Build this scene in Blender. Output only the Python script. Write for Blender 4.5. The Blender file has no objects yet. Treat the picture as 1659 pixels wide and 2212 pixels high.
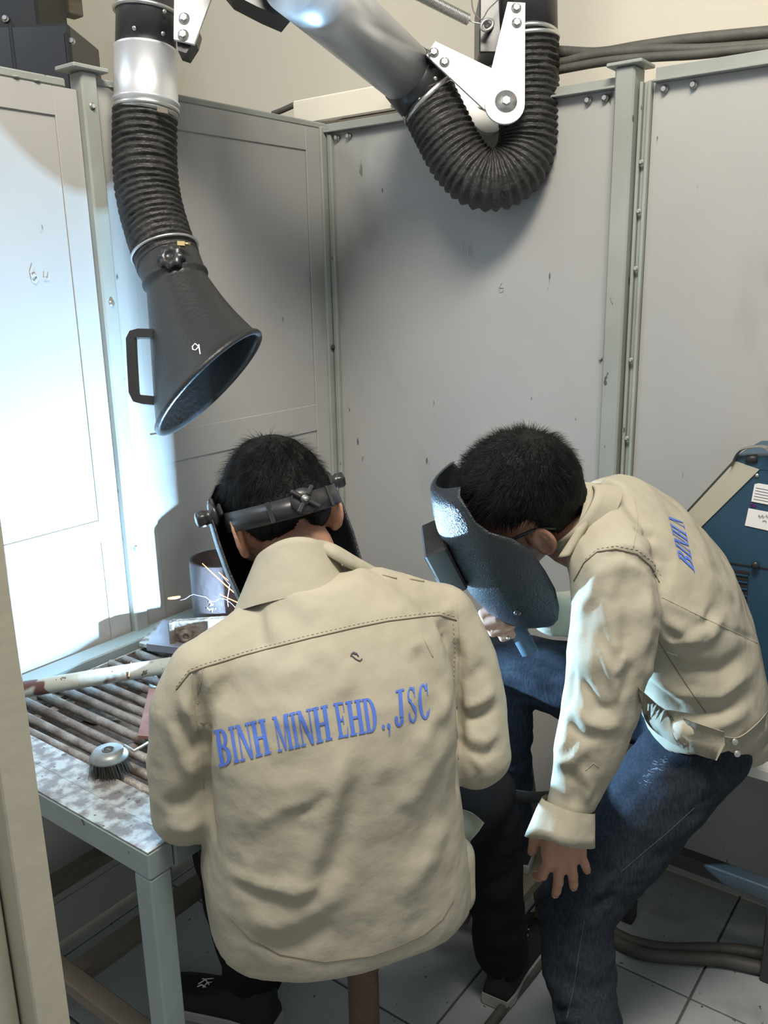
import bpy, math, random
import numpy as np
from mathutils import Vector, noise
from mathutils.bvhtree import BVHTree
random.seed(7); np.random.seed(7)
SC = bpy.context.scene
COL = SC.collection

# ------------------------------------------------------------------ camera
IW, IH, FPX = 1659.0, 2212.0, 1870.0
def nrm(v):
    v = np.array(v, float); return v/np.linalg.norm(v)
_up = -nrm([978-829.5, 8180-1106, FPX])
_d1 = nrm([2276-829.5, 570-1106, FPX]); _d1 = nrm(_d1-_up*_d1.dot(_up))
_d2 = np.cross(_up, _d1)
ROT = np.array([_d1, _d2, _up])          # world axes seen from the camera (x right, y down, z forward)
CAM = np.array([0, 0, 1.48])
from mathutils import Matrix
cd = bpy.data.cameras.new('camera'); cam = bpy.data.objects.new('camera', cd); COL.objects.link(cam)
cd.sensor_fit = 'VERTICAL'; cd.sensor_height = 24.0; cd.lens = 24.0*FPX/IH
cd.clip_start = .02
m = Matrix.Identity(4)
for i in range(3):
    m[i][0] = ROT[i][0]; m[i][1] = -ROT[i][1]; m[i][2] = -ROT[i][2]; m[i][3] = CAM[i]
cam.matrix_world = m
SC.camera = cam

# ------------------------------------------------------------------ light
SC.view_settings.view_transform = 'Standard'
SC.view_settings.look = 'None'
SC.view_settings.gamma = 1.0
SC.view_settings.use_curve_mapping = False
SC.view_settings.exposure = 0.35
w = bpy.data.worlds.new('room_light'); SC.world = w; w.use_nodes = True
w.node_tree.nodes['Background'].inputs[0].default_value = (.86, .90, .93, 1)
w.node_tree.nodes['Background'].inputs[1].default_value = .31
def area(name, loc, target, sx, sy, power, col):
    l = bpy.data.lights.new(name, 'AREA'); l.shape = 'RECTANGLE'; l.size = sx; l.size_y = sy
    l.energy = power; l.color = col
    o = bpy.data.objects.new(name, l); COL.objects.link(o); o.location = loc
    o.rotation_euler = (Vector(target)-Vector(loc)).to_track_quat('-Z', 'Y').to_euler()
    return o
area('ceiling_lamp', (.45, .25, 3.3), (1.15, .9, .9), 1.2, .5, 66, (1, .93, .82))
area('added_cool_fill', (-.4, 2.6, 3.2), (1.5, .8, 1.2), 1.2, .8, 14, (.70, .85, 1))  # added cool fill for bluish reflections, no window known there

# ------------------------------------------------------------------ helpers
DS = 1.0                                            # distance factor of the group being built
def D(px, py, d):
    d = d*DS
    return CAM + ROT @ np.array([(px-IW/2)/FPX*d, (py-IH/2)/FPX*d, d])
def CV(x, y, z):                                    # direction given relative to the lens, as a world direction
    return nrm(ROT @ np.array([x, y, z], float))
def Z(px, z, d):
    d = d*DS; z = CAM[2]-(CAM[2]-z)*DS
    x = (px-IW/2)/FPX*d
    y = (z-CAM[2]-ROT[2][0]*x-ROT[2][2]*d)/ROT[2][1]
    return CAM + ROT @ np.array([x, y, d])
def PL(px, py, ax, val):
    r = ROT @ np.array([(px-IW/2)/FPX, (py-IH/2)/FPX, 1.])
    return CAM + r*((val-CAM[ax])/r[ax])

class MB:
    K = 1.0                                         # size factor of the group being built
    def __init__(s): s.v = []; s.f = []; s.smooth = []
    def add(s, v, f, smooth=False):
        n = len(s.v); s.v.extend([tuple(map(float, p)) for p in v])
        s.f.extend([tuple(i+n for i in q) for q in f]); s.smooth.extend([smooth]*len(f)); return s
    def obox(s, c, ax, h):
        c = np.array(c, float); A = [nrm(a) for a in ax]
        v = [c+A[0]*h[0]*x+A[1]*h[1]*y+A[2]*h[2]*z for z in (-1, 1) for y in (-1, 1) for x in (-1, 1)]
        fs = [(0, 2, 3, 1), (4, 5, 7, 6), (0, 1, 5, 4), (2, 6, 7, 3), (0, 4, 6, 2), (1, 3, 7, 5)]
        return s.add(v, fs)
    def box(s, lo, hi):
        lo = np.array(lo, float); hi = np.array(hi, float)
        return s.obox((lo+hi)/2, np.eye(3), abs(hi-lo)/2)
    def bbox(s, lo, hi, b=.003):                    # chamfered box
        lo = np.array(lo, float); hi = np.array(hi, float); return s.cbox((lo+hi)/2, np.eye(3), abs(hi-lo)/2, b)
    def cbox(s, c, ax, h, b=.003):
        c = np.array(c, float); A = np.array([nrm(a) for a in ax]); h = np.array(h, float)*MB.K; b = min(b, min(h)*.8)
        V = []; idx = {}
        for sx in (-1, 1):
            for sy in (-1, 1):
                for sz in (-1, 1):
                    for k in range(3):
                        e = np.array([h[j]-(b if j != k else 0) for j in range(3)])*np.array([sx, sy, sz])
                        idx[(sx, sy, sz, k)] = len(V); V.append(c+e@A)
        F = []
        for k in range(3):
            i, j = (k+1) % 3, (k+2) % 3
            for sk in (-1, 1):
                q = []
                for a, bb in ((-1, -1), (1, -1), (1, 1), (-1, 1)):
                    t = [0, 0, 0]; t[k] = sk; t[i] = a; t[j] = bb; q.append(idx[(*t, k)])
                F.append(tuple(q if sk > 0 else q[::-1]))
            for a in (-1, 1):
                for bb in (-1, 1):                  # edges along k
                    t1 = [0, 0, 0]; t1[i] = a; t1[j] = bb; t2 = list(t1); t1[k] = -1; t2[k] = 1
                    F.append((idx[(*t1, i)], idx[(*t2, i)], idx[(*t2, j)], idx[(*t1, j)]))
        for sx in (-1, 1):
            for sy in (-1, 1):
                for sz in (-1, 1):
                    F.append(tuple(idx[(sx, sy, sz, k)] for k in range(3)))
        return s.add(V, F)
    def loft(s, rings, cap=True, smooth=True, closed=True):
        n = len(rings[0]); v = [p for r in rings for p in r]; f = []
        for i in range(len(rings)-1):
            for j in range(n if closed else n-1):
                k = (j+1) % n
                f.append((i*n+j, i*n+k, (i+1)*n+k, (i+1)*n+j))
        if cap and closed:
            f.append(tuple(range(n))[::-1]); f.append(tuple((len(rings)-1)*n+j for j in range(n)))
        return s.add(v, f, smooth)
    def tube(s, pts, rad, n=12, ref=None, ry=None, cap=True, twist=0, smooth=True, K=None):
        K = MB.K if K is None else K
        pts = [np.array(p, float) for p in pts]; m = len(pts)
        if np.isscalar(rad): rad = [rad]*m
        if ry is None: ry = rad
        if np.isscalar(ry): ry = [ry]*m
        rad = [q*K for q in rad]; ry = [q*K for q in ry]
        T = [nrm(pts[min(i+1, m-1)]-pts[max(i-1, 0)]) for i in range(m)]
        u = np.array(ref, float) if ref is not None else (np.array([0, 0, 1.]) if abs(T[0][2]) < .9 else np.array([1., 0, 0]))
        rings = []
        for i in range(m):
            if ref is not None: u = np.array(ref, float)
            u = nrm(u-T[i]*u.dot(T[i])); v = np.cross(T[i], u)
            rings.append([pts[i]+u*rad[i]*math.cos(a)+v*ry[i]*math.sin(a) for a in (2*math.pi*k/n+twist for k in range(n))])
        return s.loft(rings, cap, smooth)
    def cyl(s, a, b, r, r2=None, n=16, smooth=True):
        return s.tube([a, b], [r, r if r2 is None else r2], n, smooth=smooth)
    def ell(s, c, ax, r, nu=16, nv=10):
        c = np.array(c, float); A = [np.array(a, float)*(1 if abs(np.linalg.norm(ax[0])-MB.K) < 1e-6 else MB.K) for a in ax]; rings = []
        for i in range(nv+1):
            t = math.pi*(i+.02)/(nv+.04)
            rings.append([c+A[0]*r[0]*math.sin(t)*math.cos(p)+A[1]*r[1]*math.sin(t)*math.sin(p)+A[2]*r[2]*math.cos(t)
                          for p in (2*math.pi*k/nu for k in range(nu))])
        return s.loft(rings)
    def ball(s, c, r, nu=12, nv=8): return s.ell(c, np.eye(3), (r, r, r), nu, nv)
    def cap(s, a, b, r1, r2, n=14):                 # rounded tapered limb
        r1 *= MB.K; r2 *= MB.K; a = np.array(a, float); b = np.array(b, float); t = nrm(b-a); P = []; Rr = []
        for k in range(5):
            q = math.pi/2*(k+.25)/4.6; P.append(a-t*r1*math.cos(q)); Rr.append(r1*math.sin(q))
        for k in range(4, -1, -1):
            q = math.pi/2*(k+.25)/4.6; P.append(b+t*r2*math.cos(q)); Rr.append(r2*math.sin(q))
        return s.tube(P, Rr, n, K=1)
    def chain(s, pts, rad, n=14):
        for i in range(len(pts)-1): s.cap(pts[i], pts[i+1], rad[i], rad[i+1], n)
        return s
    def plate(s, poly, nrmv, th):
        nv = nrm(nrmv)*th*MB.K/2; n = len(poly); poly = [np.array(p, float) for p in poly]
        v = [p-nv for p in poly]+[p+nv for p in poly]
        return s.add(v, [tuple(range(n))[::-1], tuple(range(n, 2*n))]+[(i, (i+1) % n, (i+1) % n+n, i+n) for i in range(n)])
    def torus(s, c, ax, R, r, n=28, m=8, ry=None):
        R, r = R*MB.K, r*MB.K; ry = ry*MB.K if ry else None
        c = np.array(c, float); t = nrm(ax); u = nrm(np.cross(t, [0.3, .5, .81])); v = np.cross(t, u); rings = []
        for i in range(n+1):
            a = 2*math.pi*i/n; e = u*math.cos(a)+v*math.sin(a)
            rings.append([c+e*(R+r*math.cos(b))+t*(ry or r)*math.sin(b) for b in (2*math.pi*k/m for k in range(m))])
        return s.loft(rings, cap=False)

ORG = {}
def finish(o, name, mat, parent):
    o.name = name
    if mat is not None:
        o.data.materials.clear(); o.data.materials.append(mat)
    if parent is not None: o.parent = parent; ORG[o.name] = ORG.get(parent.name, np.zeros(3))
    return o
def build(mb, name, mat, parent=None, kind=None, label=None, cat=None, group=None, org=None):
    v = np.array(mb.v)
    og = ORG.get(parent.name, np.zeros(3)) if parent is not None else (np.array(org, float) if org is not None else np.zeros(3))
    me = bpy.data.meshes.new(name); me.from_pydata((v-og).tolist(), [], mb.f)
    me.polygons.foreach_set('use_smooth', mb.smooth); me.update()
    o = bpy.data.objects.new(name, me); COL.objects.link(o); me.materials.append(mat)
    if parent is not None: o.parent = parent
    else: o.location = og
    ORG[o.name] = og
    tag(o, label, cat, group, kind); return o
def tag(o, label=None, cat=None, group=None, kind=None):
    if label: o['label'] = label
    if cat: o['category'] = cat
    if group: o['group'] = group
    if kind: o['kind'] = kind
def thing(name, label=None, cat=None, loc=(0, 0, 0), group=None, kind=None):
    o = bpy.data.objects.new(name, None); COL.objects.link(o); o.location = loc; o.empty_display_size = .05
    ORG[o.name] = np.array(loc, float); tag(o, label, cat, group, kind); return o

def fuse(mb, voxel, smooth=3, factor=.5):
    """one continuous surface out of overlapping volumes; returns verts, faces"""
    me = bpy.data.meshes.new('tmp'); me.from_pydata(mb.v, [], mb.f); me.update()
    o = bpy.data.objects.new('tmp', me); COL.objects.link(o)
    r = o.modifiers.new('r', 'REMESH'); r.mode = 'VOXEL'; r.voxel_size = voxel; r.adaptivity = 0
    if smooth:
        q = o.modifiers.new('s', 'SMOOTH'); q.factor = factor; q.iterations = smooth
    dg = bpy.context.evaluated_depsgraph_get(); dg.update()
    e = bpy.data.meshes.new_from_object(o.evaluated_get(dg))
    v = np.zeros(len(e.vertices)*3); e.vertices.foreach_get('co', v); v = v.reshape(-1, 3)
    f = [tuple(p.vertices) for p in e.polygons]
    bpy.data.objects.remove(o); bpy.data.meshes.remove(me); bpy.data.meshes.remove(e)
    return v, f
def normals(v, f):
    F = np.array([q if len(q) == 4 else (*q, q[-1]) for q in f]); 
    fn = np.cross(v[F[:, 2]]-v[F[:, 0]], v[F[:, 3]]-v[F[:, 1]]) if F.shape[1] == 4 else None
    n = np.zeros_like(v)
    for k in range(4): np.add.at(n, F[:, k], fn)
    return n/np.maximum(np.linalg.norm(n, axis=1, keepdims=True), 1e-12)
def meshobj(v, f, name, mat, parent, smooth=True):
    mb = MB(); mb.v = [tuple(p) for p in v]; mb.f = list(f); mb.smooth = [smooth]*len(f)
    return build(mb, name, mat, parent)
class Surf:
    def __init__(s, v, f): s.v = v; s.f = f; s.t = BVHTree.FromPolygons([Vector(p) for p in v], f)
    def hit(s, px, py, off=0.0):
        r = nrm(ROT @ np.array([(px-IW/2)/FPX, (py-IH/2)/FPX, 1.]))
        loc, n, i, dd = s.t.ray_cast(Vector(CAM), Vector(r))
        if loc is None: return None
        n = np.array(n)
        if n.dot(r) > 0: n = -n
        return np.array(loc)+n*off
def nz(v, s, seed=0):
    return np.array([noise.noise(Vector((p[0]*s+seed, p[1]*s-seed, p[2]*s+2*seed))) for p in v])
def creases(v, f, lst, steps=7):
    """lst: (polyline, width m, height m): folds pressed into or raised from the cloth along the polyline on its surface"""
    S = Surf(v, f); n = normals(v, f); dsp = np.zeros(len(v))
    for poly, wd, amp in lst:
        P = []
        for a, b in zip(poly[:-1], poly[1:]):
            for k in range(steps):
                t = k/steps; h = S.hit(a[0]+(b[0]-a[0])*t, a[1]+(b[1]-a[1])*t)
                if h is not None: P.append(h)
        if len(P) < 2: continue
        P = np.array(P); best = np.full(len(v), 9.); tt = np.zeros(len(v))
        for i in range(len(P)-1):
            a = P[i]; ab = P[i+1]-a; L = ab.dot(ab)
            if L > .004 or L < 1e-9: continue
            t = np.clip((v-a)@ab/L, 0, 1); dd = np.linalg.norm(v-(a+t[:, None]*ab), axis=1)
            mm = dd < best; best[mm] = dd[mm]; tt[mm] = (i+t[mm])/(len(P)-1)
        taper = np.clip(np.minimum(tt, 1-tt)*5, 0, 1)**.7*.85+.15
        dsp += amp*np.exp(-(best/wd)**2)*taper
    return v+n*dsp[:, None]
def strip(S, poly, wpx, off, name, mat, parent, dash=None, label=None):
    """a thin raised line of thread or piping laid along the cloth surface"""
    pts = []
    for a, b in zip(poly[:-1], poly[1:]):
        L = math.hypot(b[0]-a[0], b[1]-a[1]); k = max(2, int(L/5))
        pts += [(a[0]+(b[0]-a[0])*i/k, a[1]+(b[1]-a[1])*i/k) for i in range(k)]
    pts.append(poly[-1]); mb = MB(); run = []
    def flush():
        if len(run) > 1: mb.tube([r for r in run], wpx, 5)
        run.clear()
    for i, p in enumerate(pts):
        h = S.hit(p[0], p[1], off)
        if h is None or (run and np.linalg.norm(h-run[-1]) > .03): flush(); 
        if h is not None and not (run and np.linalg.norm(h-run[-1]) < 1e-4): run.append(h)
        if dash and i % dash == dash-1: flush()
    flush()
    return build(mb, name, mat, parent, label=label) if mb.v else None

# ------------------------------------------------------------------ materials
def nodes(mat):
    mat.use_nodes = True; t = mat.node_tree; return t, t.nodes['Principled BSDF'], t.nodes, t.links
def mat(name, col, rough=.5, metal=0., col2=None, nscale=8., namt=.5, stretch=None, bump=0., bscale=60., spec=.5, det=5,
        specks=None, bump2=None, coat=0, emit=None, estr=0, patches=None):
    M = bpy.data.materials.new(name); t, b, N, L = nodes(M)
    b.inputs['Roughness'].default_value = rough; b.inputs['Metallic'].default_value = metal
    b.inputs['Specular IOR Level'].default_value = spec; b.inputs['Coat Weight'].default_value = coat
    b.inputs['Base Color'].default_value = (*col, 1)
    if emit: b.inputs['Emission Color'].default_value = (*emit, 1); b.inputs['Emission Strength'].default_value = estr
    tc = N.new('ShaderNodeTexCoord'); mp = N.new('ShaderNodeMapping'); L.new(tc.outputs['Object'], mp.inputs[0])
    if stretch: mp.inputs['Scale'].default_value = stretch
    cur = None
    if col2:
        n = N.new('ShaderNodeTexNoise'); n.inputs['Scale'].default_value = nscale; n.inputs['Detail'].default_value = det
        L.new(mp.outputs[0], n.inputs[0]); r = N.new('ShaderNodeValToRGB')
        r.color_ramp.elements[0].position = .5-namt/2; r.color_ramp.elements[1].position = .5+namt/2
        r.color_ramp.elements[0].color = (*col, 1); r.color_ramp.elements[1].color = (*col2, 1)
        L.new(n.outputs[0], r.inputs[0]); cur = r.outputs[0]
    for sp in ([specks] if specks else [])+([patches] if patches else []):
        c, sc, th, st = sp[:4]; soft = sp[4] if len(sp) > 4 else .02
        m2 = N.new('ShaderNodeMapping'); m2.inputs['Scale'].default_value = st; L.new(tc.outputs['Object'], m2.inputs[0])
        n = N.new('ShaderNodeTexNoise'); n.inputs['Scale'].default_value = sc; n.inputs['Detail'].default_value = 3
        L.new(m2.outputs[0], n.inputs[0]); r = N.new('ShaderNodeValToRGB')
        r.color_ramp.elements[0].position = th; r.color_ramp.elements[1].position = th+soft
        r.color_ramp.elements[0].color = (0, 0, 0, 1); r.color_ramp.elements[1].color = (1, 1, 1, 1)
        L.new(n.outputs[0], r.inputs[0]); mx = N.new('ShaderNodeMixRGB'); L.new(r.outputs[0], mx.inputs[0])
        if cur: L.new(cur, mx.inputs[1])
        else: mx.inputs[1].default_value = (*col, 1)
        mx.inputs[2].default_value = (*c, 1); cur = mx.outputs[0]
    if cur: L.new(cur, b.inputs['Base Color'])
    if bump:
        n = N.new('ShaderNodeTexNoise'); n.inputs['Scale'].default_value = bscale; n.inputs['Detail'].default_value = 4
        L.new(mp.outputs[0], n.inputs[0]); bp = N.new('ShaderNodeBump'); bp.inputs['Strength'].default_value = bump
        bp.inputs['Distance'].default_value = .01; L.new(n.outputs[0], bp.inputs['Height'])
        if bump2:
            n2 = N.new('ShaderNodeTexNoise'); n2.inputs['Scale'].default_value = bump2[1]; n2.inputs['Detail'].default_value = 2
            L.new(tc.outputs['Object'], n2.inputs[0]); b2 = N.new('ShaderNodeBump'); b2.inputs['Strength'].default_value = bump2[0]
            b2.inputs['Distance'].default_value = .02; L.new(n2.outputs[0], b2.inputs['Height']); L.new(b2.outputs[0], bp.inputs['Normal'])
        L.new(bp.outputs[0], b.inputs['Normal'])
    return M
M = {}
M['panel'] = mat('painted_sheet', (.37, .362, .345), .45, col2=(.42, .41, .385), nscale=2.2, namt=.4, spec=.6,
                 specks=((.10, .10, .095), 30, .725, (1, 1, .35)), patches=((.27, .27, .245), 3.5, .62, (1, 1, .5), .12), bump=.04, bscale=5)
M['panelframe'] = mat('painted_steel_frame', (.34, .36, .33), .45, col2=(.27, .28, .25), nscale=6, namt=.4, specks=((.09, .085, .07), 45, .70, (1, 1, .4)), bump=.06, bscale=30)
M['cream'] = mat('cream_plaster', (.74, .68, .55), .85, col2=(.80, .745, .63), nscale=1.5, namt=.6, bump=.05, bscale=40)
M['beige'] = mat('cream_painted_post', (.58, .54, .42), .55, col2=(.50, .46, .36), nscale=4, namt=.5, specks=((.14, .11, .08), 30, .70, (1, 1, .35)), bump=.1, bscale=25)
M['tile'] = mat('floor_tile', (.33, .36, .36), .35, col2=(.27, .295, .30), nscale=7, namt=.5, specks=((.05, .05, .045), 60, .70, (1, 1, 1)), patches=((.17, .17, .16), 5, .60, (1, 1, 1), .15), bump=.03, bscale=15)
M['grout'] = mat('grout', (.10, .10, .09), .9, bump=.1)
M['alu'] = mat('aluminium', (.72, .73, .745), .34, .6, col2=(.64, .65, .67), nscale=12, namt=.6, stretch=(1, 1, .1), bump=.02, bscale=30)
M['zinc'] = mat('zinc_plated', (.58, .58, .56), .34, .9, bump=.05, bscale=60)
M['whiteplate'] = mat('white_coated_bracket', (.80, .80, .76), .45, 0, col2=(.74, .74, .70), nscale=9, namt=.5)
M['blackmetal'] = mat('black_anodised', (.022, .022, .025), .33, 0, spec=.7, bump=.02, bscale=40)
M['hose'] = mat('ribbed_black_hose', (.022, .022, .021), .5, col2=(.045, .043, .040), nscale=30, namt=.4, bump=.5, bscale=70)
M['hood'] = mat('moulded_black_hood', (.017, .018, .019), .42, spec=.5, bump=.15, bscale=120, col2=(.022, .023, .024), nscale=5)
M['rubber'] = mat('black_rubber', (.022, .022, .023), .6, bump=.2, bscale=90)
M['cable'] = mat('dusty_cable', (.055, .052, .045), .6, col2=(.10, .095, .08), nscale=12, namt=.5, bump=.2, bscale=50)
M['dark'] = mat('dark_equipment', (.022, .022, .024), .5)
M['brass'] = mat('brass_screw', (.62, .50, .25), .35, 1)
M['whiteink'] = mat('white_marker', (.85, .87, .88), .7)
M['chalk'] = mat('faint_chalk', (.55, .56, .56), .9)
M['darkline'] = mat('dark_gap', (.06, .06, .055), .9)
M['bluesteel'] = mat('painted_table_steel', (.20, .255, .26), .45, col2=(.26, .31, .30), nscale=5, namt=.5, specks=((.08, .075, .07), 30, .68, (1, 1, 1)), bump=.08, bscale=30)
M['worn'] = mat('worn_table_steel', (.38, .39, .37), .42, .25, col2=(.17, .15, .14), nscale=46, namt=.16, bump=.15, bscale=40, specks=((.08, .06, .05), 60, .66, (1, 1, 1)))
M['rustbar'] = mat('rusty_bar', (.155, .115, .09), .55, .35, col2=(.32, .29, .26), nscale=26, namt=.35, bump=.4, bscale=90)
M['chip'] = mat('chipped_painted_pipe', (.42, .44, .38), .45, col2=(.36, .37, .32), nscale=9, namt=.5, patches=((.10, .045, .038), 8, .625, (1, 1, 1), .02), specks=((.08, .07, .05), 55, .64, (1, 1, 1)), bump=.15, bscale=50)
M['brushcup'] = mat('dull_cup_steel', (.25, .27, .27), .42, .5, col2=(.16, .17, .17), nscale=30)
M['rust'] = mat('rusty_plate', (.22, .095, .07), .5, .3, col2=(.30, .18, .15), nscale=18, namt=.4, bump=.3, bscale=60)
M['rustblock'] = mat('rusty_block', (.10, .075, .055), .65, .2, col2=(.19, .16, .13), nscale=40, namt=.35, bump=.6, bscale=80)
M['steelplate'] = mat('mill_steel_plate', (.17, .175, .21), .45, .5, col2=(.30, .30, .36), nscale=12, bump=.05)
M['pipe'] = mat('rusty_pipe', (.040, .027, .025), .6, .2, col2=(.065, .05, .052), nscale=10, namt=.4, bump=.2, bscale=60)
M['khaki'] = mat('khaki_cotton', (.43, .40, .315), .85, col2=(.40, .36, .275), nscale=5, namt=.7, spec=.2, bump=.22, bscale=30, bump2=(.50, 11))
M['khakidark'] = mat('khaki_inside', (.36, .325, .25), .9, spec=.15, bump=.1, bscale=30)
M['thread'] = mat('dark_thread', (.17, .145, .10), .9)
M['khakithread'] = mat('khaki_thread', (.40, .36, .27), .9)
M['blueink'] = mat('blue_print', (.085, .17, .62), .75, col2=(.12, .22, .66), nscale=40, spec=.2)
M['skin'] = mat('skin', (.47, .265, .18), .5, col2=(.40, .205, .135), nscale=14, namt=.6, spec=.4, bump=.08, bscale=90)
M['skin'].node_tree.nodes['Principled BSDF'].inputs['Subsurface Weight'].default_value = .12
M['skin'].node_tree.nodes['Principled BSDF'].inputs['Subsurface Radius'].default_value = (.012, .004, .002)
M['nail'] = mat('fingernail', (.55, .38, .31), .3)
M['hair'] = mat('black_hair', (.006, .0055, .0055), .55, spec=.2, bump=.8, bscale=160, stretch=(1, 1, .3))
M['hairs'] = mat('hair_strands', (.004, .0035, .0035), .6, spec=.14)
M['helmet'] = mat('helmet_shell', (.020, .024, .030), .36, spec=.5, bump=.35, bscale=330)
M['glass'] = mat('dark_filter_glass', (.01, .014, .012), .06, spec=.8)
M['plastic'] = mat('black_plastic', (.022, .022, .024), .33, spec=.6)
M['bluegrip'] = mat('blue_grey_handle', (.045, .075, .11), .45, bump=.1, bscale=120)
M['denim'] = mat('dark_denim', (.010, .013, .019), .8, col2=(.032, .038, .052), nscale=110, namt=.5, stretch=(2.4, 2.4, .5), spec=.15, bump=.08, bscale=120)
M['denimfade'] = mat('denim_fade', (.20, .23, .30), .9)
M['denimseam'] = mat('denim_seam', (.055, .06, .075), .9)
M['black'] = mat('black_trousers', (.008, .008, .010), .85, spec=.2, bump=.15, bscale=60, bump2=(.4, 12))
M['shoe'] = mat('black_canvas', (.010, .010, .011), .8, bump=.2, bscale=200)
M['sole'] = mat('white_sole', (.42, .42, .40), .6, col2=(.30, .30, .28), nscale=20)
M['leather'] = mat('brown_vinyl', (.13, .070, .045), .5, col2=(.10, .052, .035), nscale=25, bump=.5, bscale=260)
M['machineblue'] = mat('blue_machine_paint', (.022, .062, .11), .4, col2=(.028, .072, .12), nscale=9, spec=.4, bump=.03, bscale=120)
M['machinebeige'] = mat('beige_machine_frame', (.40, .385, .31), .5, col2=(.46, .44, .36), nscale=6)
M['paper'] = mat('paper_label', (.78, .78, .78), .8)
M['ink'] = mat('dark_ink', (.10, .09, .12), .8)
M['purple'] = mat('purple_ink', (.16, .01, .22), .8)
M['strap'] = mat('grey_webbing', (.17, .16, .14), .8, bump=.3, bscale=140)
M['wood'] = mat('dusty_wood', (.17, .145, .11), .7, col2=(.11, .09, .07), nscale=10, stretch=(1, 1, 6), bump=.2)
M['stand'] = mat('dark_stand_paint', (.030, .032, .031), .6, col2=(.045, .045, .042), nscale=8, bump=.1)
M['frontpost'] = mat('flaking_paint', (.16, .14, .11), .7, col2=(.36, .31, .23), nscale=22, namt=.12, bump=.5, bscale=60)
M['bristle'] = mat('wire_bristle', (.07, .065, .06), .4, .8)
M['arc'] = mat('arc_glow', (1, 1, 1), .5, emit=(.75, .88, 1), estr=160)
M['spark'] = mat('hot_spark', (1, .4, .1), .5, emit=(1, .33, .10), estr=6)
M['sparkb'] = mat('blue_spark', (.4, .5, 1), .5, emit=(.35, .42, 1), estr=3)
# ------------------------------------------------------------------ the booth
ZT = .70
YW = PL(45, 1452, 2, ZT)[1]            # left wall plane
XW = PL(715, 655, 1, YW)[0]            # right wall plane
TOP = 1.90
XP = PL(168, 200, 1, YW)[0]            # post in the left wall
YP = PL(1362, 300, 0, XW)[1]           # post in the right wall

fl = build(MB().box((-1.6, -2.4, -.06), (4.2, 3.6, -.006)), 'floor', M['grout'], kind='structure', label='floor of pale square tiles with dark joints')
tm = MB().cbox((0, 0, -.006), np.eye(3), (.1975, .1975, .006), .0015)
t0 = None
for i in range(-4, 5):
    for j in range(-4, 6):
        x = 1.584+.4*i+.2; y = .407+.4*j-.2
        if x < -.2 and y < .4: continue
        if t0 is None: t0 = o = build(tm, 'tile', M['tile'], fl)
        else: o = t0.copy(); COL.objects.link(o)
        o.location = (x, y, random.uniform(-.0006, .0006))

def sheet(axis, plane, a0, a1, z0, z1, rects, inward):
    """pressed sheet panel with raised border bars around recessed fields; inward = sign towards the booth"""
    mb = MB()
    def bx(p, q, r, s, d0, d1):
        lo = [0, 0, r]; hi = [0, 0, s]; o = 1-axis
        lo[axis] = plane+inward*d0; hi[axis] = plane+inward*d1; lo[o] = p; hi[o] = q
        mb.bbox(np.minimum(lo, hi), np.maximum(lo, hi), .0012)
    bx(a0, a1, z0, z1, -.03, 0)
    if rects:
        xs = [r[0] for r in rects]+[r[1] for r in rects]; lo, hi = min(xs), max(xs)
        bx(a0, lo, z0, z1, .0005, .004); bx(hi, a1, z0, z1, .0005, .004)
        zs = sorted([(r[2], r[3]) for r in rects]); prev = z0
        for a, b in zs: bx(lo, hi, prev, a, .0005, .004); prev = b
        bx(lo, hi, prev, z1, .0005, .004)
    return mb
wl = thing('wall_left', 'grey painted sheet steel booth wall lit bright by the arc', kind='structure')
build(sheet(1, YW, XP+.03, XW-.03, .02, TOP-.015, [(XP+.10, XW-.085, 1.15, TOP-.075), (XP+.10, XW-.085, .12, 1.075)], -1), 'panel', M['panel'], wl)
build(sheet(1, YW, XP-1.15, XP-.005, .02, TOP-.03, [(XP-1.1, XP-.06, .98, TOP-.085), (XP-1.1, XP-.06, .12, .93)], -1), 'panel', M['panel'], wl)
pw = MB().bbox((XP-.004, YW-.022, 0), (XP+.034, YW+.02, TOP+.005), .004)
build(pw, 'post', M['panelframe'], wl)
build(MB().bbox((XP-.028, YW-.035, TOP+.005), (XP+.055, YW+.03, TOP+.014), .002), 'post_cap', M['panelframe'], wl)
build(MB().bbox((XW-.032, YW-.012, 0), (XW-.004, YW+.02, TOP-.01), .003), 'corner_post', M['panelframe'], wl)
build(MB().bbox((XP+.036, YW-.006, TOP-.016), (XW, YW+.02, TOP), .003).bbox((XP-1.15, YW-.006, TOP-.03), (XP-.03, YW+.02, TOP-.013), .003), 'top_rail', M['panelframe'], wl)
def bolt(c, nv, r, h, m, par, name='bolt'):
    c = np.array(c, float); n = nrm(nv); mb = MB()
    mb.cyl(c, c+n*h*.35, r*1.35, n=14); mb.tube([c+n*h*.3, c+n*h], [r, r*.9], 6, smooth=False)
    return build(mb, name, m, par)
for z in (TOP-.06, 1.45, .9): bolt((XP+.015, YW-.022, z), (0, -1, 0), .005, .006, M['zinc'], wl)
for p in ((725, 748),):
    c = PL(*p, 1, YW); bolt((XW-.016, YW-.014, c[2]), (0, -1, 0), .006, .007, M['darkline'], wl)
for px in (205, 235, 30, 75):
    c = PL(px, 155, 1, YW); bolt((c[0], YW, TOP-.014 if px > 100 else TOP-.028), (0, 0, 1), .007, .008, M['panelframe'], wl)

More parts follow.
